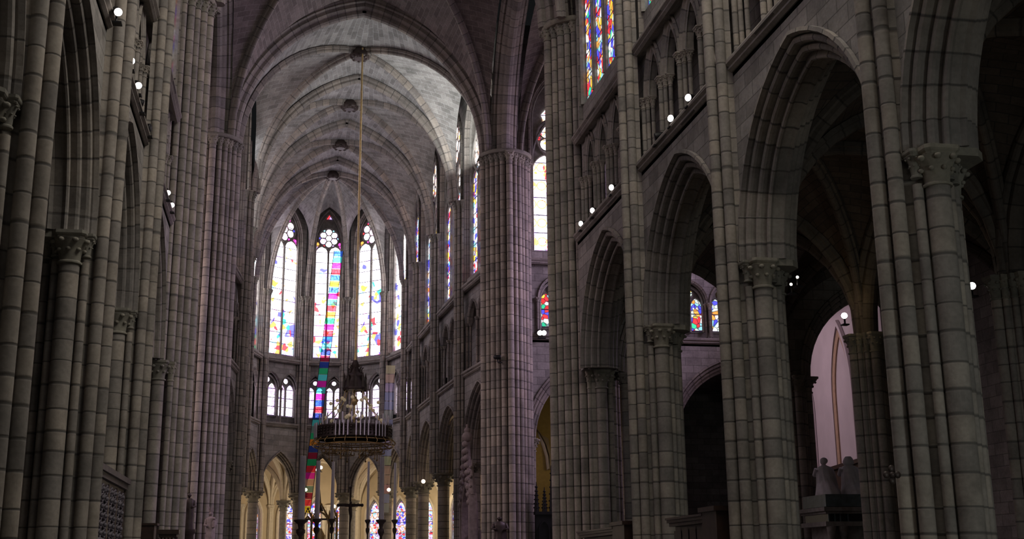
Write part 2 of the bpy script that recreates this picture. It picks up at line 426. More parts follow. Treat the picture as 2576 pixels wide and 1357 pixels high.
# ------------------------------------------------------------------ capitals and bases
def capital(mb, x, y, z0, z1, r, ab, n=16, ax=None):
    h = z1 - z0; ax = ax or ab
    mb.lathe(x, y, [(r * 1.18, z0), (r * 1.25, z0 + h * .05), (r * 1.05, z0 + h * .1)], n)
    mb.lathe(x, y, [(r, z0 + h * .08), (r * 1.06, z0 + h * .3), (r * 1.3, z0 + h * .55), (r * 1.65, z0 + h * .76)], 24,
             lambda a, k: 0.12 * (k / 3) * abs(math.cos(a * 4)))
    for ring, (zz, rr, q) in enumerate(((z0 + h * .42, r * 1.32, r * .26), (z0 + h * .68, r * 1.75, r * .32))):
        for i in range(8):
            a = 2 * PI * (i + ring * .5) / 8
            mb.sphere((x + rr * math.cos(a), y + rr * math.sin(a), zz), q, 6, 4, (1, 1, .8))
    prof = [(0.80, .74), (0.86, .78), (0.86, .82), (0.95, .86), (1.0, .9), (1.0, 1.0)]
    P = []
    c = 0.22
    for q, t in prof:
        X = ax * q; Y = ab * q
        P += [(x + sx, y + sy, z0 + h * t) for sx, sy in ((X, Y * (1 - c)), (X * (1 - c), Y), (-X * (1 - c), Y), (-X, Y * (1 - c)), (-X, -Y * (1 - c)), (-X * (1 - c), -Y), (X * (1 - c), -Y), (X, -Y * (1 - c)))]
    F = [(k * 8 + i, k * 8 + (i + 1) % 8, (k + 1) * 8 + (i + 1) % 8, (k + 1) * 8 + i) for k in range(len(prof) - 1) for i in range(8)]
    mb.add(P, F + [tuple(range(len(prof) * 8 - 8, len(prof) * 8)), tuple(range(8))])
def shaft(name, x, y, z0, z1, r, par, n=12, mat='shaft', pid=0):
    mb = MB(); mb.sid = pid + random.random() * 0.9; mb.cyl(x, y, z0, z1, r, n); return mb.build(name, mat, par)
def prism(mb, poly, z0, z1):
    n = len(poly); L = 0
    for i in range(n):
        a = poly[i]; b = poly[(i + 1) % n]; l = math.hypot(b[0] - a[0], b[1] - a[1])
        mb.add([(a[0], a[1], z0), (b[0], b[1], z0), (b[0], b[1], z1), (a[0], a[1], z1)], [(0, 1, 2, 3)], [(mb.sid, z0), (mb.sid, z0), (mb.sid, z1), (mb.sid, z1)]); L += l
    mb.add([(p[0], p[1], z1) for p in poly], [tuple(range(n))]); mb.add([(p[0], p[1], z0) for p in poly], [tuple(reversed(range(n)))])
ZC = 6.3; ZV = 19.0

def make_nave_pier(label, cat='pier'):
    """local: nave side is -x"""
    t = thing('clustered_pier', label, cat)
    pid = random.randrange(50)
    mb = MB(); mb.sid = pid + .5
    prism(mb, [(-.42, -.16), (-.42, .16), (-.14, .44), (.2, .44), (.44, .2), (.44, -.2), (.2, -.44), (-.14, -.44)], -E, ZC - .02); mb.build('core', 'shaft', t)
    mb = MB(); mb.sid = pid + .5
    prism(mb, [(-.48, -.3), (-.48, .3), (-.3, .36), (-.3, -.36)], ZC - .1, ZV)
    mb.build('wall_pilaster', 'shaft', t)
    mb = MB(); mb.lathe(0, 0, [(.84, -E), (.84, -E + .25), (.8, -E + .3), (.78, -E + .55), (.74, -E + .62)], 8); mb.build('base', 'plain', t)
    for (x, y, r) in ((-.68, 0, .125), (-.52, .26, .12), (-.52, -.26, .12)):
        s = shaft('vault_shaft', x, y, -E + .5, ZV - .55, r, t, 14, pid=pid)
        mb = MB(); capital(mb, x, y, ZV - .6, ZV, r, r * 1.8); mb.build('capital', 'capital', s)
    for (x, y, r) in ((0, .58, .19), (0, -.58, .19), (-.27, .47, .08), (-.27, -.47, .08), (.27, .47, .08), (.27, -.47, .08), (.56, 0, .17), (.48, .26, .08), (.48, -.26, .08)):
        s = shaft('engaged_shaft', x, y, -E + .5, ZC - .55, r, t, 16 if r > .1 else 10, pid=pid)
        mb = MB(); hh = .62 if r > .1 else .45
        capital(mb, x, y, ZC - hh, ZC, r, r * 1.6 if r > .1 else r * 2.0); mb.build('capital', 'capital', s)
    mb = MB(); prism(mb, [(.02, -.8), (.62, -.8), (.82, -.6), (.82, .6), (.62, .8), (.02, .8)], ZC - .14, ZC - .005); mb.build('impost', 'capital', t)
    return t
def make_aisle_pier(label):
    t = thing('aisle_pier', label, 'pier'); pid = random.randrange(50)
    mb = MB(); mb.sid = pid + .5; prism(mb, [(.4 * math.cos(PI / 8 + k * PI / 4), .4 * math.sin(PI / 8 + k * PI / 4)) for k in range(8)], -E, ZC - .05); mb.build('core', 'shaft', t)
    mb = MB(); mb.lathe(0, 0, [(1.0, -E), (1.0, -E + .3), (.9, -E + .5)], 8); mb.build('base', 'plain', t)
    for k in range(12):
        a = 2 * PI * k / 12; r = .13 if k % 3 == 0 else .07; q = .42 if k % 3 == 0 else .38
        s = shaft('engaged_shaft', q * math.cos(a), q * math.sin(a), -E + .4, ZC - .5, r, t, 14 if r > .1 else 10, pid=pid)
        mb = MB(); capital(mb, q * math.cos(a), q * math.sin(a), ZC - .55, ZC, r, r * 1.7); mb.build('capital', 'capital', s)
    return t
def make_crossing_pier(label, west_respond=True):
    t = thing('crossing_pier', label, 'pier'); pid = random.randrange(50)
    mb = MB(); mb.sid = pid + .5; prism(mb, [(.84 * math.cos(k * PI / 2), .84 * math.sin(k * PI / 2)) for k in range(4)], -E, ZV); mb.build('core', 'shaft', t)
    mb = MB(); mb.lathe(0, 0, [(1.3, -E), (1.3, -E + .3), (1.2, -E + .6)], 8); mb.build('base', 'plain', t)
    n = 20
    for k in range(n):
        a = 2 * PI * k / n
        c, s_ = math.cos(a), math.sin(a); m = 0.92 * (1 / (abs(c) ** 1.25 + abs(s_) ** 1.25) ** (1 / 1.25)) * 1.16
        r = (.15, .11, .13, .11, .13)[k % 5]
        s = shaft('vault_shaft', m * c, m * s_, -E + .5, ZV - .4, r, t, 14, pid=pid)
        mb = MB(); capital(mb, m * c, m * s_, ZV - .45, ZV, r, r * 1.5); mb.build('capital', 'capital', s)
    mb = MB(); mb.lathe(0, 0, [(1.2, ZV - .05), (1.28, ZV), (1.28, ZV + .1), (1.15, ZV + .12)], 20); mb.build('abacus_band', 'capital', t)
    if west_respond:
        for (x, y, r) in ((.25, -1.2, .19), (-.12, -1.12, .08), (.6, -1.05, .09)):
            s = shaft('arcade_respond', x, y, -E + .5, ZC - .5, r, t, 16, pid=pid)
            mb = MB(); capital(mb, x, y, ZC - .6, ZC, r, r * 1.6); mb.build('capital', 'capital', s)
    return t

# ------------------------------------------------------------------ vaults
VN = 12
def half_curve(c, m, zs, ze, stilt=0.0, N=VN):
    """points from corner c (spring zs) rising to the horizontal point m at height ze"""
    c = Vector(c); m = Vector(m); w = (m - c).length; r = ze - zs - stilt; P = []
    for i in range(N + 1):
        v = (ze - zs) * math.sin(PI / 2 * i / N)
        vv = max(0, v - stilt); d = w if i == N else inset(w, r, min(vv, r))
        q = c + (m - c) * (d / w); P.append(Vector((q[0], q[1], zs + v)))
    return P
RIB = [(0.02, -.16), (-.10, -.16), (-.12, -.10), (-.22, -.09), (-.27, -.05), (-.29, 0), (-.27, .05), (-.22, .09), (-.12, .10), (-.10, .16), (0.02, .16)]
BIGRIB = [(0.02, -.34), (-.08, -.34), (-.14, -.30), (-.16, -.22), (-.12, -.2), (-.26, -.2), (-.32, -.13), (-.36, -.05), (-.36, .05), (-.32, .13), (-.26, .2), (-.12, .2), (-.16, .22), (-.14, .30), (-.08, .34), (0.02, .34)]
def rib(mb, P, prof):
    h = Vector((P[-1][0] - P[0][0], P[-1][1] - P[0][1], 0)).normalized()
    side = Vector((-h[1], h[0], 0))
    t = P[1] - P[0]; sg = 1 if side.cross(t).dot(h) < 0 else -1   # outward = away from the room
    mb.sweep(P, side, [(a * sg, b) for a, b in prof])
    k = len(prof); n0 = len(mb.v) - k * len(P)
    mb.add(mb.v[n0:n0 + k], [tuple(range(k))], mb.uv[n0:n0 + k])
def vault(label, pts, key, zs, zk, edges, matw, matr, prof=RIB, boss=0.45, edge_rib=None, N=VN):
    """pts: corner xy list; edges: per side (z apex, stilt) or None; ruled webs between diagonal ribs and side arches"""
    t = thing('ceiling', kind='structure')
    K = Vector((key[0], key[1], 0)); n = len(pts); C = [Vector((p[0], p[1], 0)) for p in pts]
    zsv = zs if isinstance(zs, (list, tuple)) else [zs] * n
    mbw = MB()
    diag = [half_curve(c, K, z, zk, 0, N) for c, z in zip(C, zsv)]
    for i in range(n):
        if edges[i] is None: continue
        za, st = edges[i]; a, b = C[i], C[(i + 1) % n]; mid = (a + b) / 2
        for c, z, dg in ((a, zsv[i], diag[i]), (b, zsv[(i + 1) % n], diag[(i + 1) % n])):
            ed = half_curve(c, mid, z, za, st, N); P = []; UV = []; L = 0; S = 4
            for k in range(N + 1):
                if k: L += ((dg[k] - dg[k - 1]).length + (ed[k] - ed[k - 1]).length) / 2
                for q in range(S + 1):
                    f = q / S; p = dg[k].lerp(ed[k], f)
                    if 0 < k < N: p = p + Vector((0, 0, 0.10 * math.sin(PI * f) * min(1, (dg[k] - ed[k]).length / 3)))
                    P.append(p); UV.append(((dg[k] - ed[k]).length * (f - .5) + i * 1.7, L))
            F = [(k * (S + 1) + q, k * (S + 1) + q + 1, (k + 1) * (S + 1) + q + 1, (k + 1) * (S + 1) + q) for k in range(N) for q in range(S)]
            mbw.add(P, F, UV, True)
    mbw.build('web', matw, t)
    for dg in diag:
        mb = MB(); rib(mb, dg, prof); mb.build('diagonal_rib', matr, t)
    if edge_rib:
        for i, pr in enumerate(edge_rib):
            if not pr: continue
            za, st = edges[i]; a, b = C[i], C[(i + 1) % n]; mid = (a + b) / 2
            A = half_curve(a, mid, zsv[i], za, st, N); B = half_curve(b, mid, zsv[(i + 1) % n], za, st, N)
            mb = MB(); rib(mb, A, pr); rib(mb, B, pr); mb.build('transverse_rib', matr, t)
    if boss:
        mb = MB(); mb.lathe(K[0], K[1], [(boss * .5, zk - .5), (boss * .9, zk - .46), (boss, zk - .36), (boss, zk - .2), (boss * .7, zk + .05)], 16, lambda a, k: .1 * abs(math.cos(3 * a)))
        for i in range(8):
            a = PI / 4 * i; mb.sphere((K[0] + boss * .8 * math.cos(a), K[1] + boss * .8 * math.sin(a), zk - .42), boss * .28, 6, 4)
        mb.build('boss', M['bronze'], t)
    return t

# ------------------------------------------------------------------ windows
WN = [0]
def poly_pane(fr, pts, n, mat, par, name, off):
    mb = MB(); c = (sum(p[0] for p in pts) / len(pts), sum(p[1] for p in pts) / len(pts))
    P = [fr.P(c[0], n, c[1])] + [fr.P(u, n, z) for u, z in pts]; m = len(pts)
    mb.add(P, [(0, 1 + i, 1 + (i + 1) % m) for i in range(m)], [(c[0] + off, c[1] - off)] + [(u + off, z - off) for u, z in pts])
    return mb.build(name, mat, par)
def lancet_pane(fr, uc, w, z0, zs, r, n, mat, par, zref=None):
    mb = MB(); zr = z0 if zref is None else zref; off = random.randrange(40) * 1.0; A = arch(w, r, 6)
    pts = [(uc - w, z0)] + [(uc + a, zs + z) for a, z in A] + [(uc + w, z0)]
    P = [fr.P(uc, n, zs)] + [fr.P(u, n, z) for u, z in pts]; m = len(pts)
    mb.add(P, [(0, 1 + i, 1 + (i + 1) % m) for i in range(m)], [(uc + off, zs - zr)] + [(u + off, z - zr) for u, z in pts])
    return mb.build('lancet_pane', mat, par)
def circ(uc, zc, r, n=14): return [(uc + r * math.cos(2 * PI * i / n), zc + r * math.sin(2 * PI * i / n)) for i in range(n)]
def ring(mb, fr, uc, zc, r, n, t, seg=20):
    mb.tube([fr.P(u, n, z) for u, z in circ(uc, zc, r, seg)], t, 6, True)
def foil_rose(t, fr, uc, zc, R, n, matg, matj, k=6, mb=None, rot=PI / 2):
    """ring with k round lobes and a round eye"""
    q = R * .30; d = R * .60
    for i in range(k):
        a = rot + 2 * PI * i / k
        poly_pane(fr, circ(uc + d * math.cos(a), zc + d * math.sin(a), q), n, matg, t, 'rose_pane', random.randrange(30))
        ring(mb, fr, uc + d * math.cos(a), zc + d * math.sin(a), q + .02, n + .04, .035, 12)
        a2 = a + PI / k
        poly_pane(fr, circ(uc + R * .86 * math.cos(a2), zc + R * .86 * math.sin(a2), R * .085, 8), n, matj, t, 'rose_pane', random.randrange(30))
    poly_pane(fr, circ(uc, zc, R * .27), n, matg, t, 'rose_pane', random.randrange(30))
    ring(mb, fr, uc, zc, R, n + .06, .07, 28)
def window(fr, uc, w, z0, zs, za, kind, glassmat, rosemat=None, jewel=None, n=-.5, tracery='plain'):
    """traceried window: w half width, zs springing of the outer arch, za its apex"""
    WN[0] += 1
    t = thing('window_%d' % WN[0], kind='structure'); rosemat = rosemat or glassmat; jewel = jewel or M['glass_jewel']
    r = za - zs; mb = MB()
    # solid tracery ground with depth, pierced visually by the panes set in front of it
    pm = MB(); A = arch(w + .02, r + .02, 10)
    pts = [(uc - w, z0)] + [(uc + a, zs + z) for a, z in A] + [(uc + w, z0)]
    for d in (-.04, -.22):
        P = [fr.P(u, n + d, z) for u, z in pts]
        c = fr.P(uc, n + d, zs); pm.add([c] + P, [(0, 1 + i, 1 + (i + 1) % len(P)) for i in range(len(P))])
    pm.build('tracery_ground', 'plain', t)
    fsweep(mb, fr, fr.arch_path(uc, w, zs, r, n, z0), [(.02, .04), (.02, -.2), (-.05, -.22), (-.09, -.12), (-.05, -.02), (-.02, .04)])
    if kind == 'twin':      # two lancets under a six-lobed rose
        lw = w / 2 - .07; zl = za - 3.05; 
        R = min(w * .80, 0.95); zr = zl + lw * 1.05 + R * 0.93
        for s in (-1, 1):
            u = uc + s * (w / 2)
            lancet_pane(fr, u, lw, z0 + .08, zl, lw * 1.15, n, glassmat, t)
            fsweep(mb, fr, fr.arch_path(u, lw, zl, lw * 1.15, n, z0, 6), [(.07, -.02), (.05, -.08), (0, -.06), (0, 0)])
            poly_pane(fr, [(uc + s * w * .90, zl + .35), (uc + s * w * .90, zl + .80), (uc + s * w * .62, zl + .84), (uc + s * w * .80, zl + .52)], n, jewel, t, 'spandrel_pane', 3)
        foil_rose(t, fr, uc, zr, R, n, rosemat, jewel, 6, mb)
        poly_pane(fr, [(uc - .22, za - .48), (uc, za - .12), (uc + .22, za - .48)], n, jewel, t, 'spandrel_pane', 5)
        fr.block(mb, uc - .06, uc + .06, n - .05, n + .12, z0, zl + lw)
    elif kind == 'quad':    # four lancets in two pairs, three roses
        lw = w / 4 - .08; zl = za - 5.6
        for k in range(4):
            u = uc - w + w / 4 + k * w / 2
            lancet_pane(fr, u, lw, z0 + .08, zl, lw * 1.4, n, glassmat, t)
            fsweep(mb, fr, fr.arch_path(u, lw, zl, lw * 1.4, n, z0, 6), [(.08, -.02), (.05, -.09), (0, -.06), (0, 0)])
        for k in range(1, 4):
            u = uc - w + k * w / 2; q = .11 if k == 2 else .07
            fr.block(mb, u - q, u + q, n - .05, n + (.28 if k == 2 else .14), z0, zl + .3)
        for s in (-1, 1):
            u = uc + s * w / 2; R = w * .40; zr = zl + 1.75
            foil_rose(t, fr, u, zr, R, n, rosemat, jewel, 6, mb)
            fsweep(mb, fr, fr.arch_path(u, w / 2 - .05, zl + .3, 2.75, n, None, 8), [(.09, -.02), (.06, -.14), (-.02, -.1), (-.03, 0)])
            poly_pane(fr, [(uc + s * w * .80, zl + 3.0), (uc + s * w * .52, zl + 3.9), (uc + s * w * .56, zl + 3.1), (uc + s * w * .75, zl + 2.6)], n, rosemat, t, 'spandrel_pane', 3)
        foil_rose(t, fr, uc, zl + 3.85, w * .44, n, rosemat, jewel, 6, mb)
    elif kind == 'plain4':
        lw = w / 4 - .10
        for k in range(4):
            u = uc - w + w / 4 + k * w / 2; zt = zs if k in (0, 3) else zs + r * .45
            lancet_pane(fr, u, lw, z0 + .08, zt - .6, .6, n, glassmat, t)
        for k in range(1, 4):
            u = uc - w + k * w / 2; q = .13 if k == 2 else .10
            fr.block(mb, u - q, u + q, n - .05, n + .10, z0, zs + r * .4)
            mb.tube([fr.P(u, n + .11, z0), fr.P(u, n + .11, zs + .8)], .06, 8)
    elif kind == 'lancets':     # a pair of plain lancets
        lw = w / 2 - .07
        for s in (-1, 1):
            lancet_pane(fr, uc + s * w / 2, lw, z0 + .06, zs - .1, lw * 1.5, n, glassmat, t)
            fsweep(mb, fr, fr.arch_path(uc + s * w / 2, lw, zs - .1, lw * 1.5, n, z0, 6), [(.06, -.02), (.03, -.08), (0, -.05), (0, 0)])
        poly_pane(fr, circ(uc, zs + r * .62, w * .26), n, rosemat, t, 'rose_pane', 2)
        ring(mb, fr, uc, zs + r * .62, w * .30, n + .03, .04, 14)
        fr.block(mb, uc - .05, uc + .05, n - .05, n + .1, z0, zs)
    elif kind == 'single':
        lancet_pane(fr, uc, w - .08, z0 + .05, zs, r * .9, n, glassmat, t)
    mb.build('tracery', 'plain', t)
    return t

# ------------------------------------------------------------------ one bay of elevation
TN = [0]
def trim():
    TN[0] += 1; return thing('trim_%d' % TN[0], kind='structure')
def elevation(wall, p0, p1, inward, cfg):
    fr = Frame(p0, p1, inward); L = fr.L; uc = L / 2; g = cfg.get
    th = g('th', 1.0); zc = g('zc', ZC); zst = g('zst', 10.9); zsi = g('zsi', 14.4); zt = 26.6
    aw = L / 2 - g('am', .62); ar = g('aap') - zc     # intrados of arcade
    tr = trim()
    # arcade wall
    pf = g('pf', 1.0); wb = aw + .46 * pf; 
    mb = MB(); rr = ar + .52 * pf
    if wb > L / 2 - .02: wb = L / 2 - .02
    for n in (0, -th): fr.arched(mb, 0, L, zc, zst, uc, wb, zc, rr, n)
    fr.block(mb, 0, L, -th, 0, zst - .02, zst)
    for a, b in ((0, uc - wb), (uc + wb, L)):
        mb.add([fr.P(a, 0, zc), fr.P(b, 0, zc), fr.P(b, -th, zc), fr.P(a, -th, zc)], [(0, 1, 2, 3)])
    mb.build('arcade_wall', g('mw', 'wall'), wall)
    ma = MB(); prof = arcade_profile(th, pf); k = 1
    # outer hood follows the wider curve, inner order the narrower: sweep with a scaled profile
    fsweep(ma, fr, fr.arch_path(uc, aw, zc, ar, 0, None, 12), prof)
    ma.build('arcade_arch', g('ma', 'rib'), tr)
    # string course
    ms = MB(); pr = [(-.02, .1), (-.13, .1), (-.16, .04), (-.16, -.02), (-.09, -.08), (-.10, -.14), (-.03, -.2), (.05, -.2), (.05, .1)]
    def string(z, mbx):
        pts = [fr.P(0, 0, z), fr.P(L, 0, z)]
        P = [q + fr.n * (-a) + Vector((0, 0, b)) for q in pts for a, b in pr]; k = len(pr)
        mbx.add(P, [(j, (j + 1) % k, k + (j + 1) % k, k + j) for j in range(k)], [(u, b) for u in (0, L) for a, b in pr])
    string(zst, ms); ms.build('string_course', 'rib', tr)
    # triforium
    nt = g('nt', 4); tm = g('tm', .35); ow = (L - 2 * tm) / nt; zts = g('zts', 12.9); zta = g('zta', 14.0)
    hw = ow / 2 - g('tmul', .15)
    mb = MB()
    for n in (-.22, -.42):
        fr.quad(mb, 0, tm, zst, zsi, n); fr.quad(mb, L - tm, L, zst, zsi, n)
        for i in range(nt): fr.arched(mb, tm + i * ow, tm + (i + 1) * ow, zts, zsi, tm + (i + .5) * ow, hw, zts, zta - zts, n, 8)
    mb.build('triforium_arcade', g('mw', 'wall'), wall)
    mb = MB()
    for i in range(nt):
        fsweep(mb, fr, fr.arch_path(tm + (i + .5) * ow, hw, zts, zta - zts, -.22, None, 8), [(g('tmul', .15), -.02), (g('tmul', .15) - .03, -.09), (g('tmul', .15) - .08, -.05), (g('tmul', .15) * .5, .03), (g('tmul', .15) * .45, -.05), (g('tmul', .15) * .25, -.04), (.02, .08), (0, .06), (0, .2)])
    mb.build('triforium_arch', 'rib', tr)
    cm = MB()
    for i in range(nt + 1):
        u = tm + i * ow
        for du, dn, r in ((0, -.14, .075), (-.14, -.22, .06), (.14, -.22, .06), (-.25, -.33, .06), (.25, -.33, .06)) if g('tmul', .15) > .2 else ((0, -.16, .065), (-.13, -.3, .05), (.13, -.3, .05)):
            if (i == 0 and du < 0) or (i == nt and du > 0): continue
            q = fr.P(u + du, dn, 0); cm.cyl(q[0], q[1], zst + .05, zts - .25, r, 8, cap=False)
            capital(cm, q[0], q[1], zts - .3, zts, r, r * 1.9, 8)
    if g('detail', True): cm.build('triforium_colonnettes', 'shaft', tr)
    back = -.42 - g('td', .7)
    mb = MB()
    fr.block(mb, 0, L, back - .3, back, zst, zsi); fr.block(mb, 0, L, back - .3, -.0, zst - .3, zst - .02)
    fr.block(mb, 0, L, back - .3, 0.0, zsi - .14, zsi)
    mb.build('triforium_back_wall', g('mw', 'wall'), wall)
    if g('tglass'):
        for i in range(nt):
            if g('tskip') and i in g('tskip'): continue
            window(fr, tm + (i + .5) * ow, hw + g('tgw', -.02), zst + g('tz', .6), zts, zta - .1, 'lancets', g('tglass'), n=back + .08)
    ms = MB(); string(zsi, ms); ms.build('string_course', 'rib', tr)
    # clerestory
    ww = L / 2 - g('wm', .5); zg = zsi + g('sill', .9); zws = g('zws', 22.0); zwa = g('zwa', 25.3)
    mb = MB(); fr.arched(mb, 0, L, zsi, zt, uc, ww, zws, zwa - zws, -.12); fr.arched(mb, 0, L, zsi, zt, uc, ww, zws, zwa - zws, -1.0)
    fr.block(mb, uc - ww, uc + ww, -1.0, -.12, zsi, zg)
    mb.add([fr.P(0, -.12, zt), fr.P(L, -.12, zt), fr.P(L, -1, zt), fr.P(0, -1, zt)], [(0, 1, 2, 3)])
    mb.build('clerestory_wall', g('mw', 'wall'), wall)
    mb = MB()
    fsweep(mb, fr, fr.arch_path(uc, ww, zws, zwa - zws, -.12, zsi), [(.18, -.02), (.16, -.12), (.08, -.14), (.05, -.04), (.05, .02), (.0, .0), (-.02, .12), (0, .2), (0, .9)])
    mb.build('wall_rib', 'rib', tr)
    if g('wglass'):
        window(fr, uc, ww - .04, zg, zws, zwa - .06, g('wk', 'twin'), g('wglass'), g('wrose'), g('wjewel'), n=g('wn', -.45))
    return fr

# ================================================================== SETTING
def slab(name, x0, x1, y0, y1, z0, z1, mat, kind='structure'):
    mb = MB(); mb.box(x0, x1, y0, y1, z0, z1); o = mb.build(name, mat); tag(o, kind=kind); return o
slab('floor', -26, 36, -18, 102, -E - .3, -E, 'floor')
XR, XL = 9.55, -3.85
AXC = 2.95

wall_right = thing('wall_right', kind='structure'); wall_left = thing('wall_left', kind='structure')
wall_transept = thing('wall_transept', kind='structure'); wall_apse = thing('wall_apse', kind='structure')
NAVE = dict(wn=-.24, aap=9.65, am=.86, nt=4, tmul=.36, wk='plain4', wglass=M['glass_deep'], wm=.75, sill=1.0, th=1.1)
YP = [9.6, 16.6, 23.6, 30.6, 37.7]
for i in range(4):
    elevation(wall_right, (XR, YP[i]), (XR, YP[i + 1]), (3, YP[i] + 3), NAVE)
    elevation(wall_left, (XL, YP[i]), (XL, YP[i + 1]), (3, YP[i] + 3), NAVE)

# crossing east side: choir bays taper towards the apse
RP = [(9.62, 53.6), (8.88, 60.0), (8.45, 66.7), (8.10, 73.4), (7.85, 78.2)]
LP = [(-3.05, 53.6), (-2.42, 60.0), (-2.58, 66.7), (-2.70, 73.4), (-2.62, 78.8)]
APSE = [(-2.62, 78.8), (-1.70, 82.3), (1.12, 84.35), (4.15, 84.25), (6.75, 82.0), (7.85, 78.2)]
CH = dict(zc=5.15, aap=8.15, am=.70, pf=.75,  zst=9.65, zsi=14.2, sill=.45, zts=12.3, zta=13.3, nt=3, tm=.4, zws=22.2, zwa=25.3, wk='quad', wm=.55, wglass=M['glass_side'], wrose=M['glass_white'], th=.9)
for i in range(4):
    c = dict(CH)
    if i == 3: c.update(wk='twin', nt=2, am=.75, aap=7.9, wm=.6)
    if i == 0: c.update(aap=8.5)
    elevation(wall_right, RP[i], RP[i + 1], (3, RP[i][1] + 3), c)
    elevation(wall_left, LP[i], LP[i + 1], (3, LP[i][1] + 3), c)
AP = dict(zc=5.15, aap=7.6, am=.42, pf=.5, tmul=.07,  zst=9.75, zsi=14.25, sill=.35, zts=12.3, zta=13.35, nt=2, tm=.2, zws=23.2, zwa=25.55, wk='twin', wm=.52, wglass=M['glass_apse'], wrose=M['glass_rose'], th=.8, tglass=M['glass_tri'], tz=.6, td=.4, tgw=.04)
for i in range(5):
    elevation(wall_apse, APSE[i], APSE[i + 1], (2.7, 77), AP)

# transept: east wall south of the crossing
TR = dict(zc=5.75, aap=9.2, am=.75, zst=10.6, zsi=14.3, sill=.5, nt=3, tm=.9, zts=12.5, zta=13.5, wk='quad', wm=.7, wglass=M['glass_white'], wrose=M['glass_white'], tglass=M['glass_deep'], tz=.5, td=.3, zws=21.6, zwa=24.6)
elevation(wall_transept, (10.7, 53.75), (17.6, 53.75), (12, 40), TR)
elevation(wall_transept, (17.6, 53.75), (24.5, 53.75), (20, 40), dict(TR, tskip=[]))
mb = MB(); mc = MB()
for x, y, r in ((10.98, 53.55, .10), (11.22, 53.5, .10), (11.2, 53.85, .10), (11.3, 54.1, .16)):
    mb.cyl(x, y, -E, 5.3, r, 12); capital(mc, x, y, 5.2, 5.75, r, r * 2)
mb.build('arch_respond', 'shaft', wall_transept); mc.build('respond_capitals', 'capital', wall_transept)
# transept west wall above the aisles, and closing walls
mb = MB(); mb.box(10.9, 24.5, 37.2, 38.2, 10.6, 26.6); mb.box(-20, -5.2, 37.2, 38.2, 6, 26.6); mb.box(-20, -4.2, 53.8, 54.6, 5, 26.6)
mb.build('west_and_north_walls', 'wall', wall_transept)
mb = MB(); mo = MB()
for xa, xb, w, ap in ((10.6, 17.2, 2.55, 10.0), (17.2, 24.5, 3.0, 9.3)):
    fr = Frame((xa, 37.75), (xb, 37.75), (15, 20)); uc = fr.L / 2
    for n in (0, -.8): fr.arched(mb, 0, fr.L, 6.3, 10.7, uc, w + .5, 6.3, ap - 6.3 + .5, n)
    fsweep(mo, fr, fr.arch_path(uc, w, 6.3, ap - 6.3, 0, None, 12), arcade_profile(.8))
    for u in (uc - w - .15, uc + w + .15):
        q = fr.P(u, -.4, 0); mo.cyl(q[0], q[1], -E, 5.8, .17, 12); capital(mo, q[0], q[1], 5.75, 6.3, .17, .34)
mb.build('aisle_end_wall', 'wall', wall_transept); mo.build('aisle_end_arch', 'rib', wall_transept)
# outer walls of the aisles
wall_south = thing('wall_south_aisle', kind='structure')
mb = MB(); mb.box(21.7, 22.4, 4, 38.0, -E, 11); mb.build('aisle_wall', 'wall', wall_south)
mb = MB()
for y in (9.6, 16.6, 23.6, 30.6):
    for dx, dy, r in ((0, 0, .16), (.08, .26, .09), (.08, -.26, .09)): mb.cyl(21.65 + dx, y + dy, -E, 6.2, r, 10)
    capital(mb, 21.65, y, 5.7, 6.25, .2, .42)
mb.build('aisle_responds', 'shaft', wall_south)
wall_north = thing('wall_north_aisle', kind='structure')
mb = MB(); mb.box(-11.0, -10.4, 4, 38.0, -E, 11); mb.build('aisle_wall', 'wall', wall_north)
mb = MB()
for y in (16.6, 23.6, 30.6, 37.4):
    for dx, dy, r in ((0, 0, .16), (0, .26, .09), (0, -.26, .09)): mb.cyl(-10.3 + dx, y + dy, -E, 6.2, r, 10)
mb.build('aisle_responds', 'shaft', wall_north)
wall_west = thing('wall_west', kind='structure')
mb = MB(); mb.box(-24, 34, -16.6, -16, -E, 27); mb.build('west_front_wall', 'wall', wall_west)
# choir aisle outer walls
mb = MB()
def seg_wall(mb, a, b, z0, z1, th=.4):
    f = Frame(a, b, (3, 60)); f.block(mb, 0, f.L, -th, 0, z0, z1)
seg_wall(mb, (17.5, 54.6), (16.2, 76), -E, 9.6); seg_wall(mb, (-10, 54.6), (-9.6, 76), -E, 9.6)
mb.build('choir_aisle_wall', 'wall', wall_transept)

# plastered wall of the south transept seen through the aisle
wall_chapel = thing('wall_chapel', kind='structure')
fr = Frame((21.0, 38.7), (24.5, 58.1), (15, 45)); L = fr.L
mb = MB(); fr.block(mb, 0, L, -.4, 0, -E, 13); mb.build('plastered_wall', 'pink', wall_chapel)
def u_at(px, py, z=None):
    d = ray(px, py); best = None
    for k in range(400):
        u = L * k / 399; q = fr.P(u, 0, 0); e = abs(q[0] / q[1] - d[0] / d[1])
        if best is None or e < best[0]: best = (e, u, q[1])
    return best[1], d[2] / d[1] * best[2]
mo = MB(); mp = MB()
for (pxa, pya, pxb, pyb, apx, apy) in ((2056, 1160, 2032, 1165, 2052, 935), (2113, 1150, 2160, 1140, 2140, 800)):
    ua, za = u_at(pxa, pya); ub, zb = u_at(pxb, pyb); ux, zx = u_at(apx, apy)
    w = abs(ub - ua) / 2 + .05; uc = (ua + ub) / 2; zs = zx - w * 2.2
    fsweep(mo, fr, fr.arch_path(uc, w, zs, w * 2.2, 0, -E), [(.20, -.02), (.18, -.14), (.0, -.14), (0, 0)])
    fsweep(mp, fr, fr.arch_path(uc, w - .16, zs, (w - .16) * 2.2, 0, -E), [(.17, -.02), (.15, -.10), (-.06, -.06), (-.06, 0)])
mp.build('niche_lining', 'orange', wall_chapel); mo.build('niche_arch', 'pink', wall_chapel)
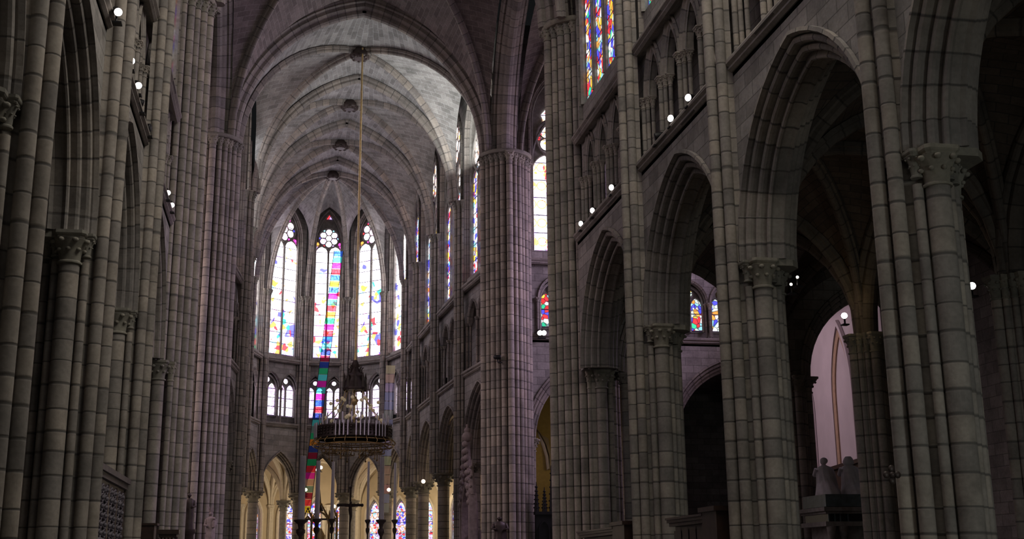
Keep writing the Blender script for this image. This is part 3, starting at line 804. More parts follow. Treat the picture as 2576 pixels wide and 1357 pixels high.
mb = MB(); fr.block(mb, 0, L, 0, .2, 10.0, 10.2); mb.build('cornice', 'pink', wall_chapel)
mb = MB(); fr.block(mb, 0, L, 0, .25, -E, 3.7); fr.block(mb, 0, L, 0, .38, 3.7, 3.85); mb.build('wainscot', 'wood', wall_chapel)

# ------------------------------------------------------------------ vaults
for i in range(4):    # nave
    a, b = YP[i], YP[i + 1]
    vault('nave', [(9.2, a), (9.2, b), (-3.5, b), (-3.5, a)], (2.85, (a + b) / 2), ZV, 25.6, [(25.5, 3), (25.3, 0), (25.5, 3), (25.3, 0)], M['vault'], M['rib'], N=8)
CX0, CX1, CY0, CY1 = -3.1, 9.2, 39.4, 52.5
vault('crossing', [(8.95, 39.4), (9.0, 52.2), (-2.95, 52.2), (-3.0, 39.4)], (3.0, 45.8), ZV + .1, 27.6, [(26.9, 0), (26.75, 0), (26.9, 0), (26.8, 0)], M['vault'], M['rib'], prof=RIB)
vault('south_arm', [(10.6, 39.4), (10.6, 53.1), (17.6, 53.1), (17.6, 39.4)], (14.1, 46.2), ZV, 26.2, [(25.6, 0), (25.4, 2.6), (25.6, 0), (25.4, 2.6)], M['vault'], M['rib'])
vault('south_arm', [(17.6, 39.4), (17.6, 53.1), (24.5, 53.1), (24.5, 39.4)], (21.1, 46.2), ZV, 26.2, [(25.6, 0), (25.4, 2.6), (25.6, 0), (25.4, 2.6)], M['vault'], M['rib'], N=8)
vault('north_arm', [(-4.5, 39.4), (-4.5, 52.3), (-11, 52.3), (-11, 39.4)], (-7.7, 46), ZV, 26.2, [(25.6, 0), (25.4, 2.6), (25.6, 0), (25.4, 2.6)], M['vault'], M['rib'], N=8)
# great arches of the crossing
CROSSRIB = [(0.3, -.62), (-.02, -.62), (-.05, -.52), (-.14, -.56), (-.20, -.48), (-.16, -.40), (-.22, -.38), (-.34, -.40), (-.42, -.30), (-.46, -.20), (-.60, -.20), (-.68, -.12), (-.72, 0),
            (-.68, .12), (-.60, .20), (-.46, .20), (-.42, .30), (-.34, .40), (-.22, .38), (-.16, .40), (-.20, .48), (-.14, .56), (-.05, .52), (-.02, .62), (0.3, .62)]
def big_arch(a, b, zs, za, prof=CROSSRIB):
    t = trim(); mid = (Vector((*a, 0)) + Vector((*b, 0))) / 2
    mb = MB(); rib(mb, half_curve((*a, 0), mid, zs, za, 0, 16), prof); rib(mb, half_curve((*b, 0), mid, zs, za, 0, 16), prof)
    mb.build('crossing_arch', 'rib', t)
big_arch((9.35, 52.85), (-3.3, 52.85), ZV + .1, 26.6)
big_arch((9.6, 39.4), (9.75, 52.4), ZV + .1, 26.4); big_arch((-3.7, 39.4), (-3.6, 52.4), ZV + .1, 26.4)
big_arch((9.25, 38.8), (-3.3, 38.8), ZV + .1, 26.2)

def mid2(a, b): return ((a[0] + b[0]) / 2, (a[1] + b[1]) / 2)
RS = [(x - .35, y) for x, y in RP]; LS = [(x + .35, y) for x, y in LP]
KZ = [25.95, 25.75, 25.8]; KX = [3.07, 2.93, 2.74]
for i in range(3):
    y0 = 53.6 if i == 0 else RP[i][1]
    ky = (y0 + RP[i + 1][1]) / 2
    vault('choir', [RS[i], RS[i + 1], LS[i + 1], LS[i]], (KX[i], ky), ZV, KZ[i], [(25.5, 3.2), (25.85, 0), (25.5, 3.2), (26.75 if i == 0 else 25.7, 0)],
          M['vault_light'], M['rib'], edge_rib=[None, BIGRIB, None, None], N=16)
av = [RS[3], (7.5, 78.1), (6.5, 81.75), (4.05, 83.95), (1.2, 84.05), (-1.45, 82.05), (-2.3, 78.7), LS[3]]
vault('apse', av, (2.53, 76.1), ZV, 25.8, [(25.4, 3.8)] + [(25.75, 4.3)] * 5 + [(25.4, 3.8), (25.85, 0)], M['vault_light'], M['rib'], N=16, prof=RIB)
# aisle vaults
XA, XB = 16.12, 21.6
AV = dict(prof=RIB, boss=.25, N=8)
AYP = [9.6, 16.6, 23.6, 30.6, 37.6]
for i in range(4):
    a, b = AYP[i], AYP[i + 1]
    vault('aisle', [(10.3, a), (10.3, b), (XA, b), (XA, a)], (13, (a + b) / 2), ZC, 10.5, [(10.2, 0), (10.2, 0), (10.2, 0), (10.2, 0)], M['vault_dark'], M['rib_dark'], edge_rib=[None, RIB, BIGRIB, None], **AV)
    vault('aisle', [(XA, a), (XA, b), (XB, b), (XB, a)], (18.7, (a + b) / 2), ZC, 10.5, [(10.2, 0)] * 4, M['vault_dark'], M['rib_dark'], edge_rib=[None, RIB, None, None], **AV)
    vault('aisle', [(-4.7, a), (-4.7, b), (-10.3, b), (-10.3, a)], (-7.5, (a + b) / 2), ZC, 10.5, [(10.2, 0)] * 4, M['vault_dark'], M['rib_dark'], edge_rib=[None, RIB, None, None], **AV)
# ambulatory round the choir and apse: warm pale vaults
ring1 = [(8.9, 60.0), (8.8, 66.7), (8.55, 73.4), (8.2, 78.4), (7.1, 82.5), (4.3, 84.8), (0.95, 84.9), (-2.0, 82.8), (-2.95, 79.0), (-3.1, 73.4), (-2.95, 66.7), (-2.8, 60.0)]
ring2 = [(13.5, 60.0), (13.4, 66.7), (12.8, 74.2), (11.9, 81.0), (9.6, 86.6), (5.1, 90.2), (0.1, 90.3), (-4.6, 87.2), (-7.0, 81.6), (-7.6, 74.2), (-7.4, 66.7), (-7.2, 60.0)]
ring3 = [(17, 60.0), (17, 66.7), (16.6, 75.4), (15.4, 83.6), (12.0, 91.0), (5.9, 95.6), (-0.9, 95.8), (-7.3, 91.6), (-10.6, 84.6), (-11.6, 75.4), (-11, 66.7), (-11, 60.0)]
for i in range(11):
    for ra, rb in ((ring1, ring2), (ring2, ring3)):
        if ra is ring2 and i in (0, 10): continue
        P4 = [ra[i], ra[i + 1], rb[i + 1], rb[i]]
        k = (sum(p[0] for p in P4) / 4, sum(p[1] for p in P4) / 4)
        vault('ambulatory', P4, k, 4.9, 8.3, [(8.0, 0)] * 4, M['pale'], M['paler'], prof=RIB, boss=.2, edge_rib=[None, RIB, None, None], N=8)
wall_amb = thing('wall_ambulatory', kind='structure')
for i in range(1, 10):
    fr = Frame(ring3[i], ring3[i + 1], (2.7, 76)); L = fr.L
    mb = MB(); hw = .62
    cs = [L * .19, L * .5, L * .81]; hw = .58
    edges = [0, L * .345, L * .655, L]
    for k in range(3): fr.arched(mb, edges[k], edges[k + 1], -E, 8.5, cs[k], hw, 4.0, 1.3, 0)
    fr.block(mb, 0, L, 0, .1, -E, 0.2)
    mb.build('chapel_wall', 'pale', wall_amb)
    mb = MB()
    for k in range(3): fsweep(mb, fr, fr.arch_path(cs[k], hw, 4.0, 1.3, 0, 0.2), [(.25, 0), (.2, -.14), (.08, -.14), (0, -.02), (0, .3)])
    for u in (0, L * .345, L * .655, L):
        for du, dn, r in ((0, .2, .11), (-.2, .1, .06), (.2, .1, .06)):
            q = fr.P(u + du, dn, 0); mb.cyl(q[0], q[1], -E, 4.4, r, 10, cap=False); capital(mb, q[0], q[1], 4.3, 4.9, r, r * 1.8, 8)
    mb.build('chapel_shafts', 'paler', wall_amb)
    for k in range(3): window(fr, cs[k], hw, 0.2, 4.0, 5.25, 'single', M['glass_chapel'], n=-.25)
mb = MB(); mb.box(17.5, 30, 66, 66.5, -E, 10); mb.box(17.5, 17.9, 60.5, 66, -E, 10); mb.box(10.6, 30, 54.6, 66, 9.8, 10.1); mb.box(29, 30, 54.6, 66, -E, 10)
mb.build('transept_chapels', 'wall', wall_transept)
# ochre wall behind the transept arch
mb = MB(); mb.box(10.6, 17.5, 60.5, 60.9, -E, 9.5); mb.build('ochre_partition', 'ochre', wall_transept)

# ================================================================== PIERS
pr = make_nave_pier('clustered stone pier nearest on the right of the nave, patched shafts under a leafy capital')
pr.location = (9.85, 16.6, 0)
copy_tree(pr, (9.85, 23.6, 0), 0, 'clustered right nave pier between the widest arch and the next one beyond it')
copy_tree(pr, (9.85, 30.6, 0), 0, 'clustered right nave pier beside the small arch nearest the crossing')
copy_tree(pr, (-4.15, 16.6, 0), PI, 'pale clustered stone pier at the very left edge of the photo')
copy_tree(pr, (-4.15, 23.6, 0), PI, 'clustered stone pier on the left, near end of the dark carved screen')
copy_tree(pr, (-4.15, 30.6, 0), PI, 'clustered stone pier on the left, at the far end of the dark carved screen')
ap = make_aisle_pier('aisle pier on the far right edge with a small spotlight shining beside its capital')
ap.location = (XA, 23.6, 0)
copy_tree(ap, (XA, 30.6, 0), 0, 'aisle pier seen through the widest arch, spotlight just above its capital, beside the marble tomb')
copy_tree(ap, (17.2, 38.2, 0), 0, 'dim aisle pier left of the pink plastered wall, beyond the widest arch')
cp = make_crossing_pier('tall clustered crossing pier on the near right, in front of the south transept window')
cp.location = (9.95, 38.8, 0)
c2 = copy_tree(cp, (-4.15, 38.8, 0), 0, 'tall clustered crossing pier on the left with a row of shafts lit purple')
cf = make_crossing_pier('tall clustered crossing pier on the far right, pinkish light down its shafts', False)
cf.location = (9.88, 52.8, 0)
copy_tree(cf, (-3.65, 52.8, 0), 0, 'tall clustered crossing pier on the far left, beside the crowned statue')

def choir_pier(label, x, y, ang, round_col=True):
    """local: the choir side is -x"""
    t = thing('choir_pier', label, 'pier', (x, y, 0), ang); pid = random.randrange(50); z0 = 5.15
    if round_col:
        mb = MB(); mb.sid = pid + .5; mb.cyl(.38, 0, -E + .4, z0 - .65, .33, 20); mb.build('column', 'shaft', t)
        mb = MB(); capital(mb, .38, 0, z0 - .7, z0, .33, .6, 20); mb.build('capital', 'capital', t)
        mb = MB(); mb.lathe(.38, 0, [(.8, -E), (.8, -E + .2), (.65, -E + .4), (.5, -E + .5)], 20); mb.build('base', 'plain', t)
        zb = z0
    else: zb = -E
    for (dx, dy, r) in ((-.32, 0, .12), (-.2, .24, .10), (-.2, -.24, .10), (-.04, .42, .07), (-.04, -.42, .07)):
        s = shaft('vault_shaft', dx, dy, zb, ZV - .4, r, t, 12, pid=pid)
        mb = MB(); capital(mb, dx, dy, ZV - .45, ZV, r, r * 1.8, 10); mb.build('capital', 'capital', s)
    if not round_col:
        for (dx, dy, r) in ((.3, .5, .16), (.3, -.5, .16), (.75, 0, .2), (.38, 0, .5)):
            s = shaft('engaged_shaft', dx, dy, -E, z0 - .5, r, t, 14, pid=pid)
            if r < .4:
                mb = MB(); capital(mb, dx, dy, z0 - .55, z0, r, r * 1.9, 12); mb.build('capital', 'capital', s)
        mb = MB(); mb.lathe(.3, 0, [(1.0, -E), (1.0, -E + .2), (.9, -E + .4)], 8); mb.build('base', 'plain', t)
    return t
names = {1: 'clustered pier on the right of the choir, left of the carved tomb canopy', 2: 'second pier on the right of the choir, a round column under slender shafts',
         3: 'third pier on the right of the choir, a round column nearest the apse arches'}
for i in (1, 2, 3):
    choir_pier(names[i], RP[i][0], RP[i][1], 0, i != 1)
lnames = {1: 'clustered pier on the left of the choir, just right of the far left crossing pier', 2: 'second pier on the left of the choir, mostly hidden behind the first', 3: 'third pier on the left of the choir, hidden behind the others'}
for i in (1, 2, 3):
    choir_pier(lnames[i], LP[i][0], LP[i][1], PI, i != 1)
an = ['apse pier at the far left end of the ring of columns', 'apse pier left of the second tall window', 'apse pier left of the central tall window', 'apse pier right of the central tall window, behind the chandelier',
      'apse pier left of the rightmost bright apse window', 'apse pier at the far right end of the ring of columns']
for k, (x, y) in enumerate(APSE):
    a = math.atan2(y - 77.2, x - 2.6)
    choir_pier(an[k], x, y, a)
# slender ambulatory columns
for k in range(1, 11):
    x, y = ring2[k]
    lab = {4: 'pale slender ambulatory column behind the right end of the altar cross', 5: 'pale slender ambulatory column behind the rightmost apse arches', 6: 'pale slender ambulatory column behind the gilded altar shrine',
           7: 'pale slender ambulatory column in the second apse arch from the left', 8: 'pale slender ambulatory column behind the leftmost apse arch'}.get(k, 'pale slender ambulatory column hidden behind the choir piers')
    t = thing('ambulatory_column', lab, 'column', (x, y, 0), 0, 'slender columns of the ambulatory')
    mb = MB(); mb.cyl(0, 0, -E + .3, 4.3, .26, 16); mb.build('column', 'plain', t)
    mb = MB(); capital(mb, 0, 0, 4.2, 4.95, .27, .55, 16); mb.build('capital', 'capital', t)
    mb = MB(); mb.lathe(0, 0, [(.5, -E), (.5, -E + .15), (.3, -E + .35)], 16); mb.build('base', 'plain', t)

# ================================================================== FITTINGS
def loc(o, x, y, z): o.location = (x, y, z + E); return o
def torus(mb, x, y, z, R, r, n=48, k=6):
    mb.tube([(x + R * math.cos(2 * PI * i / n), y + R * math.sin(2 * PI * i / n), z) for i in range(n)], r, k, True)
def on_x(px, py, X): d = ray(px, py); return d * (X / d[0])

# --- spotlights
def spotlight(label, p, aim, lit=True, r=.10, group=None):
    t = thing('spotlight', label, 'spotlight', (p[0], p[1], p[2] + E), 0, group)
    d = Vector(aim).normalized()
    mb = MB(); mb.tube([-d * .30, -d * .26, -d * .24, d * 0.0, d * .02], [r * .5, r * .8, r, r * 1.12, r * 1.12], 14); mb.build('housing', 'iron', t, True)
    mb = MB(); q = r * 1.0; mb.tube([d * .022, d * .034, d * .040], [q, q * .9, q * .4], 18); mb.build('lens', M['lens'] if lit else M['iron'], t, True)
    mb = MB(); mb.tube([-d * .12, -d * .12 + Vector((0, 0, -.16)), -d * .10 + Vector((0, 0, -.24))], .025, 6); mb.box(-.09, .09, -.09, .09, -.27, -.235); mb.build('bracket', 'iron', t, True)
    return t
rl = ['topmost lit spotlight on the right string course, above the widest arch', 'upper of two close lit spotlights above the middle arch on the right', 'lower of two close lit spotlights above the middle arch on the right',
      'lit spotlight at the lower end of the ledge over the middle right arch, beside shafts', 'uppermost lit spotlight above the smallest right arch', 'middle lit spotlight above the smallest right arch',
      'lowest lit spotlight above the smallest right arch, beside the crossing pier']
for (px, py), lab in zip([(1819, 145), (1732, 246), (1688, 298), (1599, 402), (1539, 472), (1491, 530), (1462, 563)], rl):
    spotlight(lab, on_x(px, py, 9.44), (-.95, -.75, -.25), r=.088)
spotlight('unlit black spotlight on the ledge between the lit lamps, above the middle right arch', on_x(1650, 345, 9.44), (-.9, .2, -.2), False)
ll = ['topmost lit spotlight on the left ledge, near the top edge of the photo', 'lit spotlight beside the shafts in the upper left, higher of the two large ones', 'lit spotlight on the left ledge just below another of equal size',
      'smallest lit spotlight on the left, alone between shafts', 'upper lit spotlight of the lowest pair on the left', 'lower lit spotlight of the lowest pair on the left']
for (px, py), lab in zip([(297, 30), (330, 153), (348, 215), (406, 412), (422, 485), (432, 516)], ll):
    spotlight(lab, on_x(px, py, -3.58 if px in (297, 406) else -3.72), (.35, -.9, -.6), r=.05 if px == 406 else .08)
spotlight('unlit dark spotlight on the left ledge below two lit ones', on_x(357, 262, -3.72), (.9, .2, -.3), False)
spotlight('unlit grey spotlight at the lower end of the left ledge', on_x(376, 322, -3.72), (.9, -.3, -.1), False)
for px, w in ((1358, 'left'), (1368, 'right')):
    spotlight('%s one of two touching lit spotlights under the transept window' % w, at_y(px, 838, 53.45), (0, -1, -.4), r=.12)
for (px, py), Y, lab in (((2124, 795), 29.6, 'lit spotlight above the capital of the aisle pier in the widest arch'), ((2445, 720), 24.4, 'lit spotlight beside the capital at the far right edge'),
                         ((2006, 698), 27.0, 'tiny lit spotlight just right of the middle right capital'), ((1990, 716), 27.4, 'tiny warm spotlight below another, right of the middle right capital')):
    p = at_y(px, py, Y); spotlight(lab, p, (-.45, -.9, -.1), r=.085 if px > 2100 else .035)
    point('spotlight_glow', (p[0] + .12, p[1] + .25, p[2] + .1), 4 if px > 2100 else .8, (1, .72, .36), .05)
for (px, py), Y, lab in (((799, 1183), 70, 'lower of two pinkish lit spotlights in the central left apse arch'), ((807, 1177), 70, 'upper of two pinkish lit spotlights in the central left apse arch')):
    spotlight(lab, at_y(px, py, Y), (0, -1, -.2), r=.10)
spotlight('dark unlit floodlight on the choir ledge beside the far right crossing pier', at_y(1118, 958, 66.5), (-1, -.2, -.1), False, r=.16)
spotlight('small dark floodlight fixed to the shafts of the far right crossing pier', at_y(1258, 899, 51.72), (1, -.2, 0), False, r=.10)
for k, (px, py, Y, lab) in enumerate(((769, 1233, 82, 'small white globe lamp left of the altar shrine, above a capital'), (978, 1233, 80, 'small white globe lamp above the right apse capital'), (1065, 1212, 72, 'round globe lamp glowing under the choir arch on the right'), (840, 1275, 81, 'white globe lamp right of the altar shrine, above a narrow window'))):
    p = at_y(px, py, Y); t = thing('globe_lamp', lab, 'lamp', (p[0], p[1], p[2] + E))
    mb = MB(); mb.sphere((0, 0, 0), .12, 14, 10); mb.build('globe', M['bulb'], t, True)
    mb = MB(); mb.cyl(0, 0, -.5, -.1, .02, 6); mb.build('stem', 'iron', t, True)

# --- chandelier hanging from the first choir vault
CHX, CHY = 3.19, 56.4
ch = thing('chandelier', 'huge dark gilt crown chandelier with white candles, hanging in front of the apse', 'chandelier', (CHX, CHY, 5.9 + E))
R0 = 1.72
mb = MB()
mb.lathe(0, 0, [(R0, .02), (R0 + .07, .05), (R0 + .02, .12), (R0 + .02, .52), (R0 + .08, .58), (R0 + .02, .62), (R0 - .04, .6), (R0 - .04, .04), (R0, .02)], 64)
for k in range(48):
    a = 2 * PI * k / 48
    for z in (.2, .34, .46): mb.sphere(((R0 + .05) * math.cos(a), (R0 + .05) * math.sin(a), z), .05, 6, 4)
    mb.tube([((R0 + .03) * math.cos(a), (R0 + .03) * math.sin(a), .6), ((R0 + .05) * math.cos(a), (R0 + .05) * math.sin(a), .76)], [.03, .005], 5)
mb.build('crown_ring', 'bronze', ch, True)
mb = MB(); torus(mb, 0, 0, -.30, 1.88, .035, 64); torus(mb, 0, 0, -.06, 1.80, .03, 64); torus(mb, 0, 0, -.2, 1.4, .03, 48)
for k in range(24):
    a = 2 * PI * k / 24; c, s_ = math.cos(a), math.sin(a)
    mb.tube([(1.88 * c, 1.88 * s_, -.30), (1.98 * c, 1.98 * s_, -.16), (1.78 * c, 1.78 * s_, .04)], .02, 5)
    mb.tube([(1.88 * c, 1.88 * s_, -.30), (1.7 * c, 1.7 * s_, -.42), (1.4 * c, 1.4 * s_, -.2)], .016, 5)
mb.build('lower_ring', 'brass', ch, True)
for k in range(8):
    a = 2 * PI * k / 8 + .2; c, s_ = math.cos(a), math.sin(a)
    mb = MB(); torus(mb, 1.15 * c, 1.15 * s_, -.62, .34, .018, 20, 5)
    for j in range(6):
        b = 2 * PI * j / 6; mb.cyl(1.15 * c + .34 * math.cos(b), 1.15 * s_ + .34 * math.sin(b), -.64, -.50, .02, 6)
    mb.tube([(1.15 * c, 1.15 * s_, -.25), (1.15 * c, 1.15 * s_, -.9)], .02, 5); mb.sphere((1.15 * c, 1.15 * s_, -.92), .05, 6, 4)
    mb.build('hanging_lamp_ring', 'brass', ch, True)
for k in range(60):
    if k % 5 == 4 or k % 20 > 13: continue
    a = 2 * PI * k / 60; mb = MB()
    zb = 0.04 if k % 2 == 0 else .2
    mb.cyl(1.84 * math.cos(a), 1.84 * math.sin(a), .05, .62 + .12, .028, 8)
    mb.build('candle', 'wax', ch, True)
for k in range(24):
    a = 2 * PI * (k + .5) / 24; mb = MB(); mb.cyl(1.62 * math.cos(a), 1.62 * math.sin(a), .6, 1.15, .03, 8); mb.build('candle', 'wax', ch, True)
for k in range(6):
    a = 2 * PI * k / 6 + .3; c, s_ = math.cos(a), math.sin(a); mb = MB()
    pts = [(R0 * c, R0 * s_, .6), (1.35 * c, 1.35 * s_, 1.0), (.95 * c, .95 * s_, 1.45), (.55 * c, .55 * s_, 2.0), (.38 * c, .38 * s_, 2.6)]
    mb.tube(pts, .022, 6); mb.build('suspension_arm', 'gold', ch, True)
    for j, (q, z) in enumerate(((1.38, 1.0), (.95, 1.45), (.62, 1.95), (1.15, 1.75), (.4, 1.1))):
        b = a + (.0, .0, .0, .45, .3)[j]
        mb = MB(); mb.sphere((q * math.cos(b), q * math.sin(b), z), .085, 10, 8); mb.build('globe', M['globe'], ch, True)
mb = MB(); mb.cyl(0, 0, .2, 3.9, .04, 8); mb.lathe(0, 0, [(.02, 1.6), (.12, 1.7), (.16, 1.85), (.10, 2.0), (.03, 2.1)], 12); mb.build('central_rod', 'gold', ch, True)
mb = MB()
mb.lathe(0, 0, [(.52, 2.35), (.56, 2.45), (.50, 2.5), (.48, 2.75), (.36, 2.95), (.40, 3.0), (.36, 3.1), (.14, 3.45), (.2, 3.5), (.05, 3.9)], 16, lambda a, k: .06 * abs(math.cos(4 * a)))
for k in range(8):
    a = 2 * PI * k / 8; c, s_ = math.cos(a), math.sin(a)
    mb.box(.5 * c - .05, .5 * c + .05, .5 * s_ - .05, .5 * s_ + .05, 2.3, 2.95); mb.tube([(.5 * c, .5 * s_, 2.9), (.5 * c, .5 * s_, 3.2)], [.07, .005], 5)
    mb.tube([(.36 * c, .36 * s_, 3.0), (.30 * c, .30 * s_, 3.35), (.38 * c, .38 * s_, 3.45)], .03, 5)
mb.build('lantern_crown', 'bronze', ch, True)
mb = MB(); mb.cyl(0, 0, 3.85, 20.0, .055, 10, .045); mb.cyl(0, 0, 3.8, 4.2, .09, 10, .05); mb.build('hanging_rod', 'gold', ch, True)

# --- slanting strips of coloured transparent panels in front of the apse
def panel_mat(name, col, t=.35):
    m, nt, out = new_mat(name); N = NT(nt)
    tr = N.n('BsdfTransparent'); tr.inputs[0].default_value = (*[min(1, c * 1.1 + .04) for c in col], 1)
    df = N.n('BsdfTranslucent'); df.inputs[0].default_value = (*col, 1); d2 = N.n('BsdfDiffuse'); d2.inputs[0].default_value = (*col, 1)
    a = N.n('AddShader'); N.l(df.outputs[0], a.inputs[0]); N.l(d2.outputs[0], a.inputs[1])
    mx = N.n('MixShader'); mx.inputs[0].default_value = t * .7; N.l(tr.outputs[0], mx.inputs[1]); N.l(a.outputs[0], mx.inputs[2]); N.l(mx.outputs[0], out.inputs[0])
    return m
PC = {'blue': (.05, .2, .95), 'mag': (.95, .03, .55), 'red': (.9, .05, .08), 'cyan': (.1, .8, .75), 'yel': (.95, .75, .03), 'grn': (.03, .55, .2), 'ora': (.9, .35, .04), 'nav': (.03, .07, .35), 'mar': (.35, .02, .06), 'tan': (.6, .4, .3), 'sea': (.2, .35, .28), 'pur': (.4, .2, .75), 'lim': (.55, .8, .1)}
PM = {k: panel_mat('panel_' + k, v) for k, v in PC.items()}; PM2 = {k: panel_mat('light_tint_' + k, tuple(.55 + .45 * c for c in v), .28) for k, v in PC.items()}  # second set carries coloured light on the pier as panel tint
def strip(label, a, Ya, b, Yb, wa, cols, pm, frame=True):
    A = at_y(*a, Ya); B = at_y(*b, Yb); t = thing('coloured_strip', label, 'strip', (B[0], B[1], B[2] + E)); n = len(cols)
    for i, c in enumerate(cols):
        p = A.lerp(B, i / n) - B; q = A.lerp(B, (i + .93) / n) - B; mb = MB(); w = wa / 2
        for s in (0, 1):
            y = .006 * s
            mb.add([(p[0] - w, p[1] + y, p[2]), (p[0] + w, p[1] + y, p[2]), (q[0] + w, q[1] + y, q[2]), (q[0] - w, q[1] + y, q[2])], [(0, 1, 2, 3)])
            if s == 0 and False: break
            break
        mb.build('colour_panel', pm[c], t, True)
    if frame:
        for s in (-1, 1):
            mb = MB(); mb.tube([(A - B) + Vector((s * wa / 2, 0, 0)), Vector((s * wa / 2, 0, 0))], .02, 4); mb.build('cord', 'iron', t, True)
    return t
strip('slanting ribbon of vivid coloured panels running down left of the chandelier', (852, 632), 79.5, (768, 1292), 79, .62,
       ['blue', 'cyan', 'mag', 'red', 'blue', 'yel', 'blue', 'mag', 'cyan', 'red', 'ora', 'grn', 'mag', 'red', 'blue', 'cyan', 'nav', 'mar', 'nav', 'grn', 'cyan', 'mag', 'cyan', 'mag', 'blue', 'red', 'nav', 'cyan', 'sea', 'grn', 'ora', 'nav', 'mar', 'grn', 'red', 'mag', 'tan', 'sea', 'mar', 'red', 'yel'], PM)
strip('faint pastel ribbon right of the chandelier, coloured light put into yellow, orange, violet and blue panels', (983, 920), 77.5, (966, 1292), 77, .6,
       ['yel', 'ora', 'pur', 'blue', 'blue', 'sea', 'blue', 'pur', 'pur', 'blue', 'lim', 'ora', 'ora', 'red', 'blue', 'sea'], PM2, False)  # translucent panels stand in for coloured light falling on the apse pier

# --- altar and its furniture
al = thing('altar', 'broad stone altar platform below the gilded shrine and the tall candles', 'altar', (3.4, 66, 0))
mb = MB(); mb.box(-4.2, 4.2, -9, 8, 0, .9); mb.box(-3.8, 3.8, -8.5, 7.5, .9, 1.2); mb.build('steps', 'plain', al, True)
mb = MB(); mb.box(-3.6, 3.6, -8, 7, 1.2, 2.0); mb.build('table', 'marble', al, True)
AZ = 2.0 - E
def candle(px, yt, yb, wpx, Y, lab):
    a = at_y(px, yt, Y); b = at_y(px, yb, Y); r = wpx / FPX * Y / 2 * 1.02
    t = thing('altar_candle', lab, 'candle', (b[0], b[1], AZ + E), 0); zb = b[2] - AZ; zt = a[2] - AZ
    mb = MB(); mb.cyl(0, 0, zb, zt, r, 14, r * .8); mb.build('wax_taper', 'wax', t, True)
    mb = MB(); mb.lathe(0, 0, [(.05, zb + .1), (r * 2.0, zb + .06), (r * 2.0, zb), (r * .9, zb - .15), (r * .7, zb - .35), (r * 1.3, zb - .42), (r * 1.3, zb - .55), (r * .5, zb - .75), (r * .5, .35), (r * 1.8, .15), (r * 2.2, 0)], 14); mb.build('candlestick', 'bronze', t, True)
for a in ((757, 1148, 1312, 17, 60, 'tall white altar candle furthest to the left, thickest'), (797, 1160, 1310, 12, 66, 'tall white altar candle in front of the coloured ribbon'), (835, 1162, 1310, 9, 68, 'slim tall altar candle just right of the shrine'),
          (925, 1162, 1312, 7, 68, 'slim dark tall altar candle right of the altar cross'), (959, 1150, 1312, 13, 60, 'tall white altar candle in front of the right apse pier'), (993, 1165, 1312, 8, 68, 'slim tall altar candle furthest to the right')): candle(*a)
p = at_y(882, 1228, 64); t = thing('altar_cross', 'dark standing crucifix with wide arms between the altar candles', 'cross', (p[0], 64, AZ + E)); zt = p[2] - AZ; za = at_y(882, 1272, 64)[2] - AZ
mb = MB(); mb.box(-.045, .045, -.045, .045, .4, zt); mb.box(-.62, .62, -.045, .045, za - .06, za + .07); mb.sphere((-.62, 0, za), .09); mb.sphere((.62, 0, za), .09); mb.sphere((0, 0, zt), .09); mb.build('cross', 'bronze', t, True)
mb = MB(); mb.tube([(0, -.09, za + .06), (0, -.12, za - .25), (.03, -.12, za - .55), (0, -.1, za - .95)], [.07, .11, .09, .04], 10); mb.sphere((.02, -.13, za + .12), .075)
for s in (-1, 1): mb.tube([(s * .05, -.1, za - .06), (s * .25, -.08, za - .05), (s * .48, -.07, za + .03)], [.045, .035, .02], 6)
mb.build('corpus', 'bronze', t, True)
mb = MB(); mb.lathe(0, 0, [(.45, 0), (.4, .12), (.2, .2), (.1, .4), (.16, .5), (.06, .6)], 12); mb.build('foot', 'bronze', t, True)
# gothic shrine
p = at_y(806, 1300, 71); SX = p[0]; t = thing('altar_shrine', 'dark gilded gothic shrine with pointed openings at the bottom centre', 'shrine', (SX, 71, AZ + E))
def shz(py): return at_y(806, py, 71)[2] - AZ
z1 = shz(1318); z2 = shz(1262); fs = Frame((-.95, -.3), (.95, -.3), (0, -5))
for x in (-.95, -.5, .5, .95):
    mb = MB(); 
    for y in (-.3, .3): mb.box(x - .06, x + .06, y - .06, y + .06, 0, z1 + .15); mb.tube([(x, y, z1 + .1), (x, y, z1 + .75)], [.09, .005], 6)
    mb.build('column', 'brass', t, True)
for uc, w, r in ((.95, .42, .62), (.22, .18, .35), (1.68, .18, .35)):
    mb = MB()
    for n in (0, -.6):
        fsweep(mb, fs, fs.arch_path(uc, w, z1, r, n, None, 8), [(.0, 0), (.0, -.05), (.07, -.05), (.07, .05), (0, .05)], closed=True)
        mb.tube([fs.P(uc - w - .08, n, z1 + .25), fs.P(uc, n, z1 + r + .55), fs.P(uc + w + .08, n, z1 + .25)], .045, 6)
        for k in range(5):
            f = (k + .5) / 5; mb.sphere(fs.P(uc - (w + .08) * (1 - f), n, z1 + .25 + (r + .3) * f), .05, 6, 4); mb.sphere(fs.P(uc + (w + .08) * (1 - f), n, z1 + .25 + (r + .3) * f), .05, 6, 4)
    mb.build('gable', 'brass', t, True)
mb = MB(); mb.tube([(-.1, 0, z1 + .7), (-.1, 0, z1 + 1.1), (-.1, 0, z2 + .9)], [.28, .14, .01], 8); mb.box(-.9, .9, -.3, .3, z1 + .2, z1 + .28); mb.build('spire', 'bronze', t, True)
mb = MB(); mb.box(-1.05, 1.05, -.4, .4, 0, .5); mb.box(-1.15, 1.15, -.45, .45, .5, .62); mb.build('base', 'bronze', t, True)
mb = MB(); mb.lathe(0, 0, [(.12, .62), (.3, 1.1), (.32, 1.5), (.2, 1.7), (.1, 1.9)], 12); mb.build('monstrance', 'gold', t, True)

